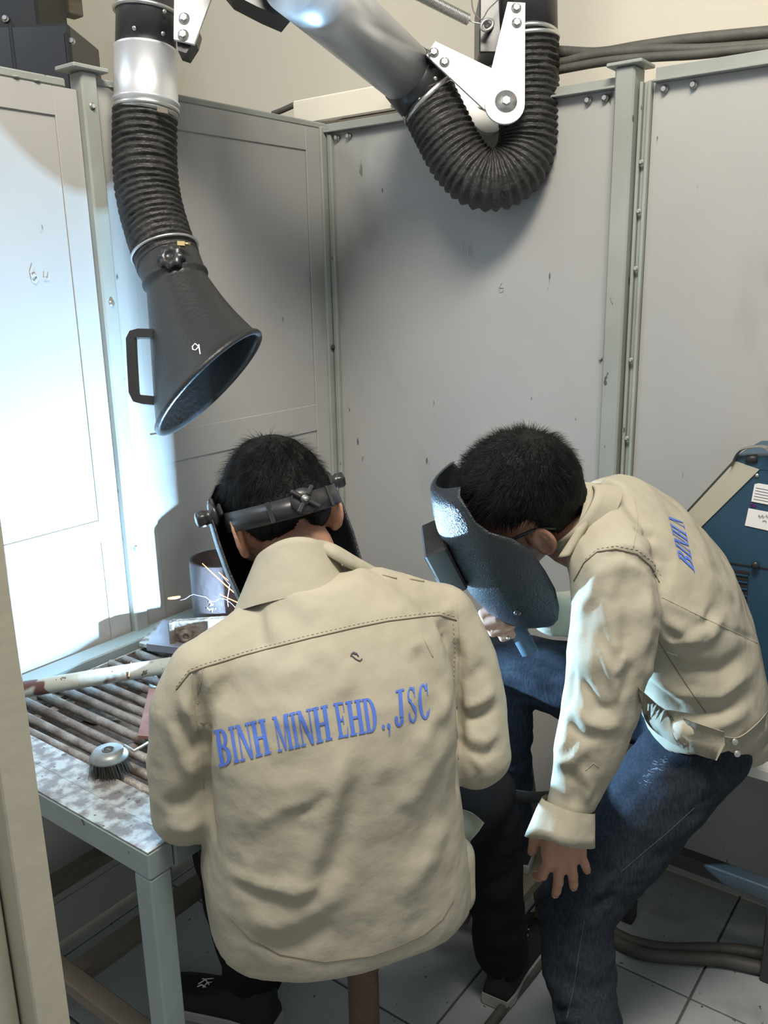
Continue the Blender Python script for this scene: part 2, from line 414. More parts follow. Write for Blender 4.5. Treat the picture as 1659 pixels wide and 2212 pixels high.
wr = thing('wall_right', 'grey painted sheet steel booth wall behind the standing worker', kind='structure')
build(sheet(0, XW, YP+.03, YW-.006, .02, TOP-.02, None, -1), 'panel', M['panel'], wr)
build(sheet(0, XW, YP-1.9, YP-.045, .02, TOP-.02, None, -1), 'panel', M['panel'], wr)
build(MB().bbox((XW-.03, YP-.014, 0), (XW+.03, YP+.030, TOP+.012), .004), 'post', M['panelframe'], wr)
build(MB().bbox((XW-.04, YP-.032, TOP+.012), (XW+.04, YP+.046, TOP+.02), .002), 'post_cap', M['panelframe'], wr)
build(MB().bbox((XW-.012, YP-.026, .02), (XW+.02, YP-.019, TOP-.02), .001).bbox((XW-.012, YP-.044, .02), (XW+.02, YP-.037, TOP-.02), .001)
      .box((XW-.002, YP-.036, .02), (XW+.02, YP-.027, TOP-.02)), 'double_edge', M['panelframe'], wr)
build(MB().bbox((XW-.022, YP+.032, TOP-.026), (XW+.02, YW-.004, TOP-.021), .001).bbox((XW-.004, YP+.032, TOP-.026), (XW+.02, YW-.004, TOP-.002), .001)
      .bbox((XW-.022, YP-1.9, TOP-.026), (XW+.02, YP-.05, TOP-.021), .001).bbox((XW-.004, YP-1.9, TOP-.026), (XW+.02, YP-.05, TOP+.004), .001), 'top_rail', M['panelframe'], wr)
build(MB().bbox((XW-.014, YW-.03, .02), (XW-.002, YW-.016, TOP-.03), .002), 'corner_strip', M['panelframe'], wr)
for y in (YW-.045, YW-.085, YP+.06, YP+.10, YP-.07, YP-.13):
    bolt((XW-.003, y, TOP-.040), (-1, 0, 0), .006, .009, M['zinc'], wr)
for y, z in ((YP+.045, 1.30), (YP-.032, 1.30), (YP-.032, 1.72), (YP-.032, 1.62), (YP-.032, 1.50), (YP-.032, 1.12)):
    bolt((XW-.012 if y < YP else XW-.001, y, z), (-1, 0, 0), .004, .006, M['panelframe'], wr)
# faint chalk marks written on the panels
def scribble(polys, ax, val, r, name, m, par, off):
    mb = MB()
    for pl in polys:
        mb.tube([PL(x, y, ax, val)+np.array(off) for x, y in pl], r, 5)
    return build(mb, name, m, par)
scribble([[(1003, 524), (999, 535), (998, 547), (1003, 553), (1007, 546), (1004, 538), (999, 542)],
          [(1011, 528), (1012, 540), (1012, 551), (1018, 550), (1020, 543), (1013, 540), (1019, 535), (1018, 528), (1011, 527)]], 0, XW, .0009, 'chalk_mark', M['chalk'], wr, (-.001, 0, 0))
scribble([[(1084, 612), (1078, 622), (1080, 632), (1087, 630), (1088, 622), (1080, 622)]], 0, XW, .0007, 'chalk_mark', M['panelframe'], wr, (-.001, 0, 0))
scribble([[(70, 575), (65, 592), (68, 607), (76, 611), (81, 603), (77, 594), (67, 598)], [(96, 592), (95, 604), (104, 604), (105, 594)]], 1, YW, .0010, 'chalk_mark', M['chalk'], wl, (0, -.003, 0))

# room beyond the booth
build(MB().box((2.62, -3.0, 0), (2.78, 3.9, 3.6)), 'wall_back', M['cream'], kind='structure', label='cream plaster wall above the booth')
build(MB().box((-1.6, 3.75, 0), (2.62, 3.9, 3.6)), 'wall_side', M['cream'], kind='structure', label='cream plaster wall beyond the left booth panels')

# white trunking and rail on top of the right panels
p0 = PL(640, 225, 0, XW+.03)
tr = thing('cable_trunking', 'white boxed trunking on a brown rail above the booth corner', 'trunking', (XW+.05, 1.3, TOP+.02))
y1 = PL(637, 230, 0, XW+.01)[1]
build(MB().bbox((XW+.00, 1.02, TOP+.008), (XW+.10, y1, TOP+.072), .004), 'trunking_body', M['cream'], tr)
build(MB().bbox((XW+.005, 1.02, TOP-.018), (XW+.095, YW-.04, TOP+.006), .003), 'mounting_rail', M['wood'], tr)
# cables on the rail
def cable(name, label, pts, r, m, group=None, n=10):
    P = [np.array(p, float) for p in pts]; out = []
    for i in range(len(P)-1):
        a = P[max(i-1, 0)]; b = P[i]; c = P[i+1]; d = P[min(i+2, len(P)-1)]
        for k in range(8):
            t = k/8; out.append(.5*((2*b)+(c-a)*t+(2*a-5*b+4*c-d)*t*t+(3*b-a-3*c+d)*t**3))
    out.append(P[-1]); return build(MB().tube(out, r, n), name, m, label=label, cat='cable', group=group, org=P[0])
cx = XW+.045
def rc(lst, x, dz=0): return [PL(px, py, 0, x)+np.array([0, 0, dz]) for px, py in lst]
cable('thick_cable', 'thickest dusty black cable, uppermost of those lying along the right wall top', rc([(1150, 116), (1200, 112), (1290, 116), (1380, 102), (1480, 88), (1580, 78), (1670, 70), (1760, 62)], XW+.07), .0135, M['cable'])
cable('thick_cable', 'dusty black cable running second from top along the right wall', rc([(1120, 150), (1200, 138), (1290, 118), (1400, 108), (1520, 106), (1640, 98), (1760, 88)], XW+.04), .0105, M['cable'])
cable('thick_cable', 'dusty black cable nearest the top rail, sagging behind the right post cap', rc([(1120, 165), (1200, 152), (1300, 134), (1400, 124), (1500, 118), (1600, 108), (1760, 98)], XW+.035), .010, M['cable'])
cable('thin_cable', 'thin dark cable rising from behind the white bracket to the wall cables', rc([(1120, 100), (1175, 108), (1230, 117), (1300, 114), (1370, 108)], XW+.09), .006, M['cable'])
cable('thin_cable', 'black cable end poking out left of the white trunking', [PL(590, 246, 0, XW+.02), PL(615, 236, 0, XW+.02), PL(645, 222, 0, XW+.03)], .008, M['cable'])

# dark equipment beyond the left panels
eq = thing('black_cabinet', 'black metal equipment box standing beyond the left booth panels', 'cabinet', D(60, 60, 2.9))
def fb(px0, py0, px1, py1, d, dep, m, name, par):
    a = D(px0, py0, d); b = D(px1, py0, d); c = D(px0, py1, d)
    ux = nrm(b-a); h = np.linalg.norm(b-a)/2; v = np.linalg.norm(c-a)/2; uz = np.array([0, 0, 1.]); ux = nrm(ux*[1, 1, 0]); uy = np.cross(uz, ux)
    return build(MB().cbox((b+c)/2+uy*dep, [ux, uy, uz], (h, dep, v), .01), name, m, par)
fb(-120, -160, 88, 330, 2.9, .15, M['dark'], 'upper_case', eq)
fb(-40, 70, 168, 420, 2.75, .15, M['blackmetal'], 'lower_case', eq)
fb(150, 82, 160, 330, 2.73, .012, M['dark'], 'edge_strip', eq)
fb(30, 62, 45, 330, 2.73, .010, M['dark'], 'edge_strip', eq)
bolt(D(12, 41, 2.88), -CV(0, 0, 1), .009, .01, M['zinc'], eq)
bolt(D(155, 90, 2.71), -CV(0, 0, 1), .009, .01, M['zinc'], eq)
build(MB().cbox(D(153, 4, 3.2), np.eye(3), (.03, .03, .05), .004), 'junction_box', M['wood'], label='small brown box fixed high on the cream wall', cat='box', org=D(153, 4, 3.2))

# booth entrance posts, near the camera
px_ = Z(78, 1.0, .72)
fx = nrm(CV(1, 0, 0)*[1, 1, 0]); fy = np.array([-fx[1], fx[0], 0]); a = math.radians(38)
e1 = fx*math.cos(a)-fy*math.sin(a); e2 = fx*math.sin(a)+fy*math.cos(a)
cpost = Z(136, .8, .80)*[1, 1, 0]
pst = thing('entrance_post', 'cream painted square post at the left edge, nearest the camera', 'post', (cpost[0], cpost[1], 0))
build(MB().cbox(cpost+np.array([0, 0, .955])-e1*.0-fx*.012, [e1, e2, [0, 0, 1]], (.0155, .0155, .955), .0015), 'post_body', M['beige'], pst)
build(MB().cbox(cpost+np.array([0, 0, .955])-fx*.0345-CV(0,0,1)*[.006,.006,0], [fx, fy, [0, 0, 1]], (.0011, .004, .95), .0004), 'joint_gap', M['darkline'], pst)
build(MB().cbox(cpost+np.array([0, 0, .955])-fx*.048-CV(0,0,1)*[.01,.01,0], [e1, e2, [0, 0, 1]], (.012, .012, .95), .0015), 'hinge_strip', M['beige'], pst)
build(MB().cbox(cpost+np.array([0, 0, .955])-fx*.087, [fx, fy, [0, 0, 1]], (.012, .006, .95), .0015), 'door_edge', M['panelframe'], pst)
c2 = Z(1653, .5, .98)*[1, 1, 0]
ps2 = thing('entrance_post', 'dark flaking post at the lower right edge of the booth opening', 'post', (c2[0], c2[1], 0))
zt2 = 1.9
build(MB().cbox(c2+np.array([0, 0, zt2/2])+fx*.004, [fx, fy, [0, 0, 1]], (.006, .012, zt2/2), .002), 'post_body', M['frontpost'], ps2)
build(MB().cbox(c2+np.array([0, 0, zt2/2])+fx*.03, [fx, fy, [0, 0, 1]], (.018, .009, zt2/2), .002), 'post_board', M['wood'], ps2)

# ------------------------------------------------------------------ the welding table
Tc = PL(319, 1847, 2, ZT); TX0, TY0 = Tc[0], Tc[1]
TX1 = 1.46; TY1 = YW-.012
tb = thing('welding_table', 'blue-grey steel welding table with a grate of rusty round bars', 'table', (TX0, TY0, 0))
build(MB().bbox((TX0, TY0, ZT-.045), (TX0+.045, TY1, ZT), .003), 'side_rail', M['bluesteel'], tb)
build(MB().bbox((TX0+.001, TY0+.001, ZT), (TX0+.047, TY1, ZT+.002), .0005), 'side_rail_top', M['worn'], tb, label='scraped bare top of the side rail')
build(MB().bbox((TX0+.049, TY0+.046, ZT-.006), (TX0+.10, TY1, ZT-.001), .001).box((TX0+.048, TY0+.046, ZT-.04), (TX0+.052, TY1, ZT-.006)), 'angle_iron', M['worn'], tb)
build(MB().bbox((TX0+.047, TY0, ZT-.05), (TX1, TY0+.04, ZT-.001), .003), 'front_rail', M['bluesteel'], tb)
build(MB().bbox((TX0+.047, TY1-.055, ZT-.045), (TX1, TY1, ZT), .003), 'back_rail', M['bluesteel'], tb)
build(MB().bbox((TX1, TY0, ZT-.045), (TX1+.045, TY1, ZT), .003), 'side_rail', M['bluesteel'], tb)
build(MB().bbox((TX0+.052, TY1-.105, ZT-.04), (TX1, TY1-.075, ZT-.030), .001).bbox((TX0+.052, TY1-.079, ZT-.04), (TX1, TY1-.074, ZT-.012), .001), 'bar_support', M['worn'], tb)
for x, y in ((TX0+.024, TY0+.024), (TX1+.02, TY0+.024), (TX0+.024, TY1-.026), (TX1+.02, TY1-.026)):
    build(MB().bbox((x-(.0235 if x < TX1 else .02), y-(.0235 if y < TY0+.1 else .019), 0), (x+.015, y+(.015 if y < TY0+.1 else .019), ZT-.044), .003), 'leg', M['bluesteel'], tb)
build(MB().bbox((TX0+.048, TY0+.07, .22), (TX0+.085, TY1-.05, .25), .003), 'lower_rail', M['wood'], tb)
build(MB().bbox((TX0+.0, TY1-.065, .20), (TX1, TY1-.03, .235), .003), 'lower_rail', M['wood'], tb)
build(MB().bbox((TX0+.05, TY0+.36, .21), (TX1, TY0+.40, .245), .003), 'lower_rail', M['wood'], tb)
xb = TX0+.118; k = 0
bar0 = None
while xb < TX1-.01:
    xj = xb+random.uniform(-.003, .003); y0 = TY0+.045+random.uniform(0, .004); y1 = TY1-.075+random.uniform(-.012, .012)
    build(MB().tube([(xj, y0, ZT-.016), (xj+random.uniform(-.004, .004), (y0+y1)/2, ZT-.0165+random.uniform(-.002, 0)), (xj+random.uniform(-.003, .003), y1, ZT-.016)], .0085, 10), 'grate_bar', M['rustbar'], tb)
    xb += .0345; k += 1
for y in (TY0+.30, TY0+.55): build(MB().bbox((TX0+.053, y, ZT-.05), (TX1, y+.02, ZT-.027), .002), 'cross_strip', M['rustbar'], tb)
tray = MB(); yl = TY0+.05
tray.plate([(TX0+.056, TY0+.07, ZT-.085), (TX1, TY0+.07, ZT-.085), (TX1, TY1-.14, ZT-.085), (TX0+.056, TY1-.14, ZT-.085)], (0, 0, 1), .003)
build(tray, 'slag_tray', M['rustbar'], tb)
tray2 = PL(250, 1590, 2, ZT-.12)
build(MB().plate([PL(90, 1490, 2, ZT-.075), PL(265, 1553, 2, ZT-.075), PL(200, 1562, 2, ZT-.075), PL(110, 1530, 2, ZT-.075)], (0, 0, 1), .002), 'scrap_sheet', M['worn'], tb)

# things on the table
def bend(pxs, z): return [PL(x, y, 2, z) for x, y in pxs]
a = PL(35, 1492, 2, ZT+.020); b = PL(480, 1418, 2, ZT+.020); a = a-(b-a)*.25
build(MB().cyl(a, b, .0165, n=20), 'painted_pipe', M['chip'], label='chipped cream painted pipe lying across the grate bars', cat='pipe', org=(a+b)/2)
# wire cup brush
bc = PL(236, 1640, 2, ZT+.02); br = thing('wire_cup_brush', 'wire cup brush with rod, lying on the grate', 'brush', bc)
mb = MB(); prof = [(.0105, .010), (.0245, .009), (.028, .004), (.0315, -.001), (.032, -.004), (.030, -.004), (.012, -.0)]
rings = [[bc+np.array([r*math.cos(t), r*math.sin(t), z+.008]) for t in (2*math.pi*k/28 for k in range(28))] for r, z in prof]
mb.loft(rings, cap=False); build(mb, 'cup', M['brushcup'], br)
build(MB().torus(bc+[0, 0, .0180], (0, 0, 1), .009, .0012), 'hole_rim', M['darkline'], br)
build(MB().cyl(bc+[0, 0, .008], bc+[0, 0, .0183], .0080), 'bore', M['darkline'], br)
mb = MB()
for i in range(900):
    t = random.uniform(0, 6.283); r = random.uniform(.014, .031); sp = random.uniform(1.0, 1.28)
    p = bc+np.array([r*math.cos(t), r*math.sin(t), .006]); q = bc+np.array([r*sp*math.cos(t+.1)*1.05, r*sp*math.sin(t+.1)*1.05, -.022+random.uniform(0, .007)])
    s_ = nrm([-math.sin(t), math.cos(t), 0])*.0005; mb.add([p-s_, p+s_, q+s_, q-s_], [(0, 1, 2, 3)])
build(mb, 'bristles', M['bristle'], br, kind='stuff')
r1 = PL(345, 1590, 2, ZT+.045)
build(MB().tube([bc+nrm((r1-bc)*[1, 1, 0])*.026+[0, 0, .020], PL(290, 1622, 2, ZT+.035), r1, PL(430, 1556, 2, ZT+.05)], .0026, 8), 'rod', M['zinc'], br)
# plates, block and pipe on the grate
def plateon(pxs, z, th, m, name, label, tilt=0):
    P = [PL(x, y, 2, z) for x, y in pxs]
    for i, q in enumerate(P): q[2] += tilt*(i in (0, 1))
    c = sum(P)/len(P); n = np.cross(P[1]-P[0], P[2]-P[0])
    if n[2] < 0: n = -n
    return build(MB().plate(P, n, th), name, m, label=label, cat='plate', org=c)
plateon([(322, 1490), (400, 1492), (390, 1600), (298, 1592)], ZT+.003, .006, M['rust'], 'rusty_plate', 'reddish rusty steel plate on the grate beside the worker sleeve')
plateon([(352, 1346), (440, 1350), (430, 1412), (317, 1398)], ZT+.014, .016, M['steelplate'], 'steel_plate', 'bluish bare steel plate at the back of the grate')
plateon([(300, 1392), (352, 1340), (378, 1346), (330, 1400)], ZT-.001, .008, M['worn'], 'flat_bar', 'dull flat bar leaning under the bluish steel plate')
c0 = PL(376, 1405, 2, ZT+.0); ux = nrm([.68, -.73, 0]); 
blk = thing('rusty_block', 'crusty rusted angle block with a round boss, standing on the grate', 'block', c0)
uy = np.array([-ux[1], ux[0], 0])
build(MB().cbox(c0+ux*.075+[0, 0, .034], [ux, uy, [0, 0, 1]], (.075, .006, .034), .002).cbox(c0+ux*.075+uy*.003+[0, 0, .066], [ux, uy, [0, 0, 1]], (.075, .010, .004), .002)
      .cbox(c0+[0, 0, .034]-uy*.004, [ux, uy, [0, 0, 1]], (.006, .010, .036), .002), 'block_body', M['rustblock'], blk)
bb = c0+ux*.03+[0, 0, .036]-uy*.006
build(MB().cyl(bb, bb-uy*.006, .016).torus(bb-uy*.006, uy, .0095, .004), 'boss', M['rustblock'], blk)
pc = Z(488, ZT+.0, 2.05); pc[2] = ZT+.0
pp = thing('pipe_stub', 'short rusty steel pipe stub standing at the back of the table', 'pipe', pc)
R1, R2, H_ = .073, .065, .172
cs = [[pc+np.array([r*math.cos(t), r*math.sin(t), z]) for t in (2*math.pi*k/40 for k in range(40))] for r, z in ((R1, 0), (R1, H_), (R1-.001, H_+.001), (R2, H_+.001), (R2, 0))]
build(MB().loft(cs, cap=False), 'pipe_wall', M['pipe'], pp)
def onpipe(x, y):
    r = nrm(ROT @ np.array([(x-IW/2)/FPX, (y-IH/2)/FPX, 1.])); o = (CAM-pc)[:2]; d = r[:2]
    A = d@d; B = 2*o@d; C_ = o@o-(R1+.0012)**2; t = (-B-math.sqrt(max(B*B-4*A*C_, 0)))/2/A; return CAM+r*t
mb = MB()
for pl in ([(451, 1300), (457, 1303), (453, 1309), (460, 1306)], [(447, 1313), (453, 1318), (459, 1315), (458, 1322)], [(465, 1314), (466, 1315)]):
    mb.tube([onpipe(*p) for p in pl], .0016, 5)
build(mb, 'white_marks', M['whiteink'], pp)
# ------------------------------------------------------------------ fume extraction arm
def spline(P, per=8):
    P = [np.array(p, float) for p in P]; out = []
    for i in range(len(P)-1):
        a = P[max(i-1, 0)]; b = P[i]; c = P[i+1]; d = P[min(i+2, len(P)-1)]
        for k in range(per):
            t = k/per; out.append(.5*((2*b)+(c-a)*t+(2*a-5*b+4*c-d)*t*t+(3*b-a-3*c+d)*t**3))
    out.append(P[-1]); return out
def resample(P, step):
    P = np.array(P); s = np.r_[0, np.cumsum(np.linalg.norm(np.diff(P, axis=0), axis=1))]; n = int(s[-1]/step)
    q = np.linspace(0, s[-1], n+1); return [np.array([np.interp(x, s, P[:, k]) for k in range(3)]) for x in q]
def flexhose(ctrl, r, pitch, parent, amp=.0045, seed=0):
    r, pitch, amp = r*MB.K, pitch*MB.K, amp*MB.K; P = resample(spline(ctrl, 10), pitch/6); m = len(P); n = 44
    T = [nrm(P[min(i+1, m-1)]-P[max(i-1, 0)]) for i in range(m)]
    u = np.cross(T[0], [.2, .9, .3]); rings = []
    for i in range(m):
        u = nrm(u-T[i]*u.dot(T[i])); v = np.cross(T[i], u); ring = []
        for k in range(n):
            a = 2*math.pi*k/n; e = u*math.cos(a)+v*math.sin(a)
            ph = (i/6-k/n) % 1.0
            rr = r-amp*(1-abs(2*ph-1)**.8*1.0)*1.6+amp*.4
            cr = noise.noise(Vector((math.cos(a)*4+seed, math.sin(a)*4, i*.16)))
            rr += cr*.0026*(1-abs(2*ph-1))+noise.noise(Vector((math.cos(a)*9, math.sin(a)*9, i*.5+seed)))*.0010
            ring.append(P[i]+e*rr+T[i]*cr*.0018)
        rings.append(ring)
    return build(MB().loft(rings), 'flexible_hose', M['hose'], parent)
arm = thing('fume_extraction_arm', 'jointed fume extraction arm with ribbed black hoses, aluminium tubes and a black cone hood', 'extraction arm', D(316, 100, 1.55))
RA = .0565
DS = MB.K = 1.158; AK = 1.158
# lower hanging section
tp = [D(318, -150, 1.52), D(317, 20, 1.53), D(315, 108, 1.542), D(317, 160, 1.55), D(316, 236, 1.555)]
build(MB().tube([tp[0], tp[1], tp[2]], RA-.004, 40), 'collar', M['blackmetal'], arm)
build(MB().torus(D(316, 28, 1.532), tp[1]-tp[2], RA-.002, .004, 40), 'clamp_band', M['zinc'], arm)
mb = MB(); ax = tp[2]-tp[4]
prof = [(0, RA-.001), (.02, RA+.001), (.05, RA-.0005), (.5, RA-.0005), (.86, RA-.0005), (.89, RA+.003), (.93, RA+.0035), (.96, RA-.0005), (1, RA-.001)]
mb.tube([tp[2]-ax*t for t, r in prof], [r for t, r in prof], 44); build(mb, 'aluminium_tube', M['alu'], arm)
for px, py in ((294, 15), (355, 25), (290, 61), (352, 73)):
    c = D(px, py, 1.0); r = nrm(c-CAM); o = D(316, py, 1.535)
    p = D(px, py, 1.535-math.sqrt(max(RA**2-((px-316)/FPX*1.53)**2, 0))+.003)
    build(MB().tube([p, p+nrm(p-o)*.0015, p+nrm(p-o)*.002], [.0038, .0036, .002], 12), 'rivet', M['zinc'], arm)
build(MB().tube([D(316, 232, 1.555), D(315, 246, 1.557)], RA+.0005, 40).torus(D(316, 239, 1.556), ax, RA+.001, .0018, 40, ry=.004), 'clamp_band', M['zinc'], arm)
build(MB().cbox(D(352, 240, 1.505), [CV(1, .25, 0), CV(0, 1, 0), CV(0, 0, 1)], (.010, .005, .004), .001), 'clamp_screw', M['wood'], arm, label='rusty clamp screw')
flexhose([D(314, 240, 1.557), D(313, 300, 1.56), D(314, 360, 1.56), D(320, 420, 1.56), D(334, 480, 1.555), D(350, 530, 1.545), D(366, 572, 1.535)], RA, .0128, arm, amp=.0052)
# hood
a0 = CV(.32, .94, -.12)
def ringat(c, ax, e1, r, n=56, r2=None):
    r = r*AK; ax = nrm(ax); e1 = nrm(e1-ax*ax.dot(e1)); e2 = np.cross(ax, e1)
    return [c+e1*r*math.cos(t)+e2*(r2 or r)*math.sin(t) for t in (2*math.pi*k/n for k in range(n))]
E1t = CV(.95, -.31, .05); E1b = CV(.70, -.71, .03); axb = CV(.71, .70, .03)
H0, H1, H2 = D(360, 556, 1.54), D(380, 606, 1.525), D(449, 824, 1.47)
rings = [ringat(H0, a0, E1t, RA-.001), ringat(H0+(H1-H0)*.15, a0, E1t, RA+.0005), ringat(H0+(H1-H0)*.85, a0, E1t, RA-.001), ringat(H0+(H1-H0)*.9, a0, E1t, RA+.002),
         ringat(H1, a0, E1t, RA+.002), ringat(H1+(H2-H1)*.02, a0, E1t, RA-.003)]
def hoodring(t, off=0):
    s = t; c = H1+(H2-H1)*t; axx = a0*(1-s)+axb*s; e = E1t*(1-s)+E1b*s
    r = (RA-.004)*(1-t)+.118*t; r = r-.006*math.sin(math.pi*t)
    return ringat(c, axx, e, r+off)
for k in range(1, 15): rings.append(hoodring(k/14*.985))
rings += [ringat(H2, axb, E1b, .1225), ringat(H2+axb*.006, axb, E1b, .1235), ringat(H2+axb*.010, axb, E1b, .121), ringat(H2+axb*.009, axb, E1b, .116), ringat(H2+axb*.002, axb, E1b, .113)]
for k in range(14, 0, -1): rings.append(hoodring(k/14*.985, -.005))
rings += [ringat(H1, a0, E1t, RA-.008), ringat(H0, a0, E1t, RA-.008)]
mbh = MB().loft(rings, cap=False)
hood = build(mbh, 'hood', M['hood'], arm)
HS = Surf(np.array(mbh.v), mbh.f)
mb = MB(); pts = [HS.hit(x, y, .0008) for x, y in [(429, 749), (422, 743), (416, 749), (417, 756), (423, 757), (429, 750), (430, 745), (431, 755), (433, 766)]]
build(mb.tube([p for p in pts if p is not None], .0011, 6), 'marker_digit', M['whiteink'], hood)
hp = [(345, 722), (300, 721), (288, 724), (284, 733), (286, 780), (290, 848), (296, 861), (310, 864), (362, 869)]
build(MB().tube([D(x, y, 1.462) for x, y in hp], [.0105]*9, 4, ref=CV(0, 0, 1)@np.eye(3), ry=[.0105]*9, twist=math.pi/4, smooth=False), 'handle', M['plastic'], hood)
kc = D(369, 556, 1.470); kn = -CV(.05, .2, 1); e = nrm(np.cross(kn, [0, 0, 1])); g = np.cross(kn, e)
rings = []
for h, s in ((-.012, .9), (-.010, 1), (.004, 1), (.007, .93), (.008, .6), (.0075, .35), (.006, .33), (.006, .05)):
    rings.append([kc+kn*h*AK+(e*math.cos(t)+g*math.sin(t))*s*AK*(.0215+.0022*math.cos(8*t)*(s > .5)) for t in (2*math.pi*k/64 for k in range(64))])
build(MB().loft(rings), 'knob', M['plastic'], hood)
build(MB().torus(H0-a0*.012, a0, RA+.0025, .0028, 44), 'clamp_ring', M['zinc'], arm)
build(MB().cbox(D(392, 527, 1.477), [CV(1, .05, 0), CV(0, 1, 0), CV(0, 0, 1)], (.007, .0045, .004), .001).cyl(D(398, 527, 1.475), D(411, 527, 1.48), .003, n=10), 'clamp_screw', M['brass'], arm, label='brass clamp screw')
# upper bar of the arm
Pa, Pb = D(880, 161, 1.715), D(706, 8, 1.43); dr = nrm(Pa-Pb); Pc = Pb-dr*.12
build(MB().tube([Pc, Pb, Pa], RA, 48), 'aluminium_tube', M['alu'], arm)
Pd = D(925, 217, 1.725)
build(MB().tube([Pa-dr*.004, Pa, Pa+(Pd-Pa)*.5, Pd], [RA+.001, RA+.003, RA+.003, RA+.002], 44), 'collar', M['blackmetal'], arm)
build(MB().tube([Pd-nrm(Pd-Pa)*.004, Pd+nrm(Pd-Pa)*.006], RA+.004, 44).torus(Pd+nrm(Pd-Pa)*.001, Pd-Pa, RA+.0035, .002, 44, ry=.005), 'clamp_band', M['zinc'], arm)
COLS = MB().tube([Pa-dr*.004, Pa, Pa+(Pd-Pa)*.5, Pd], [RA+.001, RA+.003, RA+.003, RA+.002], 44); CS = Surf(np.array(COLS.v), COLS.f)
for px, py in ((911, 141), (940, 170), (879, 188), (907, 216), (848, 228), (874, 254)):
    p = CS.hit(px, py, 0); 
    if p is None: continue
    n = nrm(CAM-p); build(MB().tube([p, p+n*.0015, p+n*.002], [.0042, .004, .002], 12), 'rivet', M['zinc'], arm)
flexhose([Pd, D(956, 280, 1.72), D(988, 340, 1.72), D(1030, 383, 1.72), D(1075, 389, 1.72), D(1115, 365, 1.72), D(1138, 318, 1.72), D(1142, 250, 1.715), D(1143, 170, 1.71), D(1142, 88, 1.70)], RA+.0015, .0125, arm, amp=.0055, seed=5)
q1, q2 = D(1142, 88, 1.70), D(1140, -20, 1.68)
build(MB().tube([q1, q2, q2+[0, 0, .5], q2+[0, 0, 1.2]], RA, 40), 'mast_tube', M['blackmetal'], arm)
build(MB().tube([D(1142, 90, 1.70), D(1142, 82, 1.70)], RA+.003, 40).torus(D(1142, 86, 1.70), q1-q2, RA+.003, .002, 40, ry=.004), 'clamp_band', M['zinc'], arm)
# pivot brackets, a near and a far pair
def arc_pts(c, r, a0, a1, k=14): return [(c[0]+r*math.cos(math.radians(a0+(a1-a0)*i/k)), c[1]+r*math.sin(math.radians(a0+(a1-a0)*i/k))) for i in range(k+1)]
def bracket(poly, d, th, name='bracket', m='whiteplate'):
    return build(MB().plate([D(x, y, d) for x, y in poly], CV(0, 0, 1), th), name, M[m], arm)
vb = [(1096, 6), (1134, 8), (1133, 226)]+arc_pts((1090, 226), 43, 0, 180)+[(1049, 200)]
hb = [(940, 91), (1080, 158), (1128, 196), (1132, 226)]+arc_pts((1092, 226), 40, 0, 140)+[(921, 121)]
bracket(vb, 1.635, .006); bracket(hb, 1.648, .006)
bracket([(x-34, y+22) for x, y in vb], 1.78, .006); bracket([(x-34, y+22) for x, y in hb], 1.77, .006)
def hexbolt(px, py, d, r=.0062, washer=.0095, name='bolt'):
    c = D(px, py, d); n = -CV(0, 0, 1)
    build(MB().cyl(c, c+n*.0015, washer, n=20).tube([c+n*.0015, c+n*.007], [r, r*.94], 6, smooth=False), name, M['zinc'], arm)
for px, py in ((937, 114), (960, 135)): hexbolt(px, py, 1.645)
for px, py in ((1115, 18), (1116, 50)): hexbolt(px, py, 1.632)
hexbolt(1093, 219, 1.632, .008, .021, 'pivot_bolt')
c = D(1093, 219, 1.63); build(MB().cyl(c, D(1075, 232, 1.79), .007), 'pivot_shaft', M['zinc'], arm)
build(MB().cbox(D(1062, 75, 1.74), [CV(1, 0, 0), CV(.0, 1, .1), CV(0, .1, -1)], (.030, .055, .05), .003), 'joint_block', M['blackmetal'], arm)
build(MB().cbox(D(936, 148, 1.70), [dr, np.cross(CV(0, 0, 1), dr), CV(0, 0, 1)], (.03, .012, .035), .003), 'joint_block', M['blackmetal'], arm)
# left joint, mostly above the frame
bracket([(376, 86), (420, 97), (456, 0), (500, -130), (440, -150), (378, -60)], 1.475, .006)
build(MB().plate([D(x, y, 1.50) for x, y in ((384, 60), (432, 72), (425, 98), (407, 126), (389, 120))], CV(0, 0, 1), .034), 'joint_block', M['blackmetal'], arm)
for px, py in ((398, 40), (396, 76)): hexbolt(px, py, 1.471)
build(MB().plate([D(x, y, 1.43) for x, y in ((440, -70), (540, -60), (620, -30), (636, 12), (604, 52), (560, 33), (500, 2))], CV(0, 0, 1), .05), 'joint_block', M['blackmetal'], arm)
bracket([(430, -150), (500, -130), (590, -70), (645, -6), (626, 20), (590, 3), (470, -100)], 1.400, .006)
hexbolt(618, 2, 1.396)
flexhose([tp[0], D(325, -230, 1.50), D(380, -330, 1.47), D(480, -330, 1.43), D(560, -220, 1.40), Pc], RA, .0128, arm)
